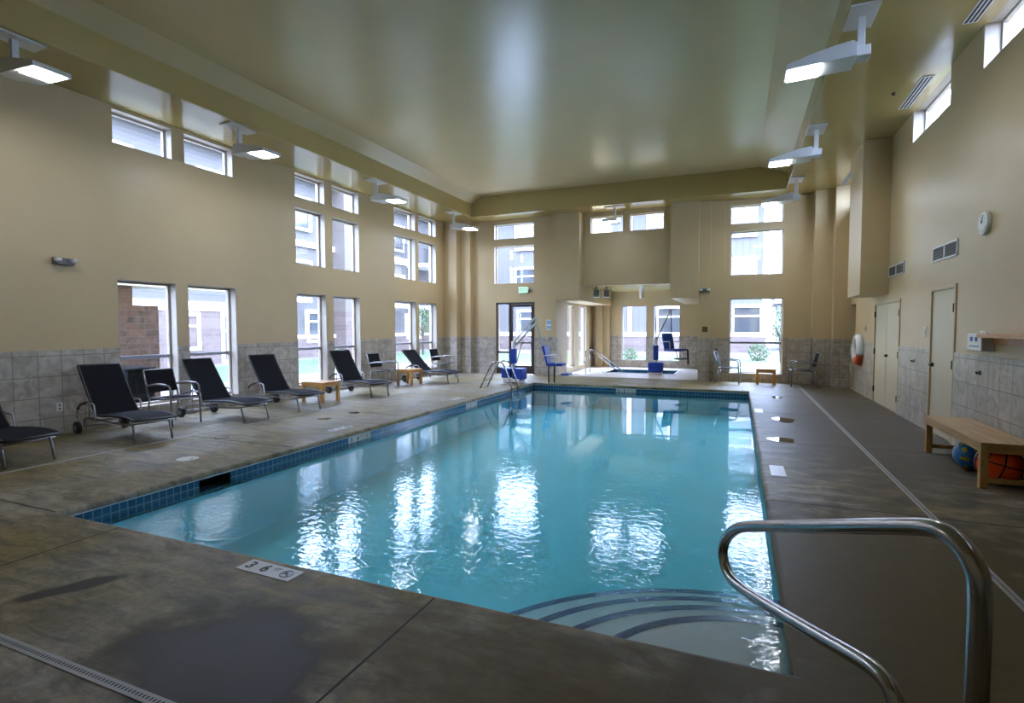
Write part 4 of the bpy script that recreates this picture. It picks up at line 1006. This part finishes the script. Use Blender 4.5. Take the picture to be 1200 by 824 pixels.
# stone porch pillar outside the first window, with beam
t = thing('stone_pillar', 'rough brown stone porch pillar just outside the first low window', 'pillar', (-11.3, 6.75, -.1))
MB().box(-.35, .35, -.62, .62, 0, 2.05).build('shaft', 'stonedark', t); MB().box(-.35, .35, -.62, .12, 2.05, 2.42).build('upper_shaft', 'stonedark', t)
MB().box(-.5, .5, -3.4, 3.2, 2.42, 3.0).build('beam', 'trimwhite', t)
t = thing('waste_bin', 'black square bin outside the first low window behind the armchair', 'bin', (-10.2, 6.36, -.08))
MB().box(-.24, .24, -.24, .24, 0, .8).build('bin_body', 'binblack', t, bevel=.02); MB().box(-.26, .26, -.26, .26, .8, .86).build('lid', 'binblack', t, bevel=.02)
def bush(loc, r, label, name='shrub', tree=0., grp=None):
    t = thing(name, label, 'tree' if tree else 'shrub', loc, 0, grp); random.seed(int(abs(loc[0]*31+loc[1]*17)))
    m = MB(); z0 = tree
    for k in range(420):
        u = Vector((random.gauss(0, 1), random.gauss(0, 1), random.gauss(0, 1))).normalized()*r*random.uniform(.55, 1.)
        if tree: u.z *= 1.5
        c = Vector((0, 0, z0+r*(1.3 if tree else .75)))+u
        if c.z < .02: c.z = .05
        a = Vector((random.uniform(-1, 1), random.uniform(-1, 1), random.uniform(-1, 1))).normalized(); b = a.orthogonal().normalized(); s = r*.13
        m.quad(c-a*s, c+b*s*.5, c+a*s, c-b*s*.5)
    m.build('foliage', 'leaf', t)
    m = MB()
    for k in range(5):
        a = k*1.26; m.tube([(0, 0, .0), (.12*r*math.cos(a), .12*r*math.sin(a), z0+.3*r), (.5*r*math.cos(a), .5*r*math.sin(a), z0+r)], .03*r if not tree else .035, 6)
    m.build('stem', 'bark', t)
bush((-4.75, 26., -.088), .36, 'round green shrub on the lawn seen through the left alcove window')
bush((.9, 27.5, -.088), .5, 'low green shrub on the lawn seen through the right far window')
bush((1.75, 26.5, -.088), .55, 'slim young tree on the lawn seen through the right far window', 'young_tree', 1.0)
bush((-17.2, 19.3, -.088), .5, 'green shrub beside the stone wall seen through the middle left windows')
bush((-17.0, 27., -.088), .6, 'slim tree before the apartment block seen through the last left window', 'young_tree', 1.2)
bush((-20, 8, -.1), .6, 'low shrub at the foot of the apartment block')

# ------------------------------------------------------------------ world and camera
wd = bpy.data.worlds.new('overcast'); S.world = wd; wd.use_nodes = True; t = wd.node_tree; t.nodes.clear()
o = t.nodes.new('ShaderNodeOutputWorld'); bg = t.nodes.new('ShaderNodeBackground'); tc = t.nodes.new('ShaderNodeTexCoord'); sp = t.nodes.new('ShaderNodeSeparateXYZ'); rp = t.nodes.new('ShaderNodeValToRGB')
t.links.new(tc.outputs['Generated'], sp.inputs[0]); t.links.new(sp.outputs['Z'], rp.inputs[0])
rp.color_ramp.elements[0].color = (.58, .73, 1.12, 1); rp.color_ramp.elements[1].color = (.62, .75, 1.12, 1)
t.links.new(rp.outputs[0], bg.inputs['Color']); bg.inputs['Strength'].default_value = 15.5; t.links.new(bg.outputs[0], o.inputs[0])

cd = bpy.data.cameras.new('camera'); cam = bpy.data.objects.new('camera', cd); COL.objects.link(cam)
cd.sensor_width = 36.; cd.lens = 630.2/1200*36; cd.clip_start = .05; cd.clip_end = 300
yaw, pit, rol = R_(22.794), R_(2.594), R_(-.131)
cy, sy, cp, spn, cr, sr = math.cos(yaw), math.sin(yaw), math.cos(pit), math.sin(pit), math.cos(rol), math.sin(rol)
R0 = Matrix(((1, 0, 0), (0, 0, -1), (0, 1, 0))); Rz = Matrix(((cy, sy, 0), (-sy, cy, 0), (0, 0, 1)))
Rp = Matrix(((1, 0, 0), (0, cp, -spn), (0, spn, cp))); Rr = Matrix(((cr, -sr, 0), (sr, cr, 0), (0, 0, 1)))
RR = Rr @ Rp @ R0 @ Rz
mw = Matrix((RR[0], -RR[1], -RR[2])).transposed().to_4x4(); mw.translation = (0, 0, 1.5); cam.matrix_world = mw
S.camera = cam
S.view_settings.view_transform = 'Standard'; S.view_settings.look = 'None'; S.view_settings.gamma = 1.; S.view_settings.use_curve_mapping = False
S.view_settings.exposure = .90
c = S.cycles
c.use_denoising = True; c.denoiser = 'OPENIMAGEDENOISE'; c.denoising_input_passes = 'RGB_ALBEDO_NORMAL'
c.max_bounces = 14; c.diffuse_bounces = 8; c.glossy_bounces = 5; c.transparent_max_bounces = 16; c.transmission_bounces = 6
c.caustics_reflective = False; c.caustics_refractive = False; c.sample_clamp_indirect = 6.; c.blur_glossy = .5
c.use_adaptive_sampling = True; c.adaptive_threshold = .01
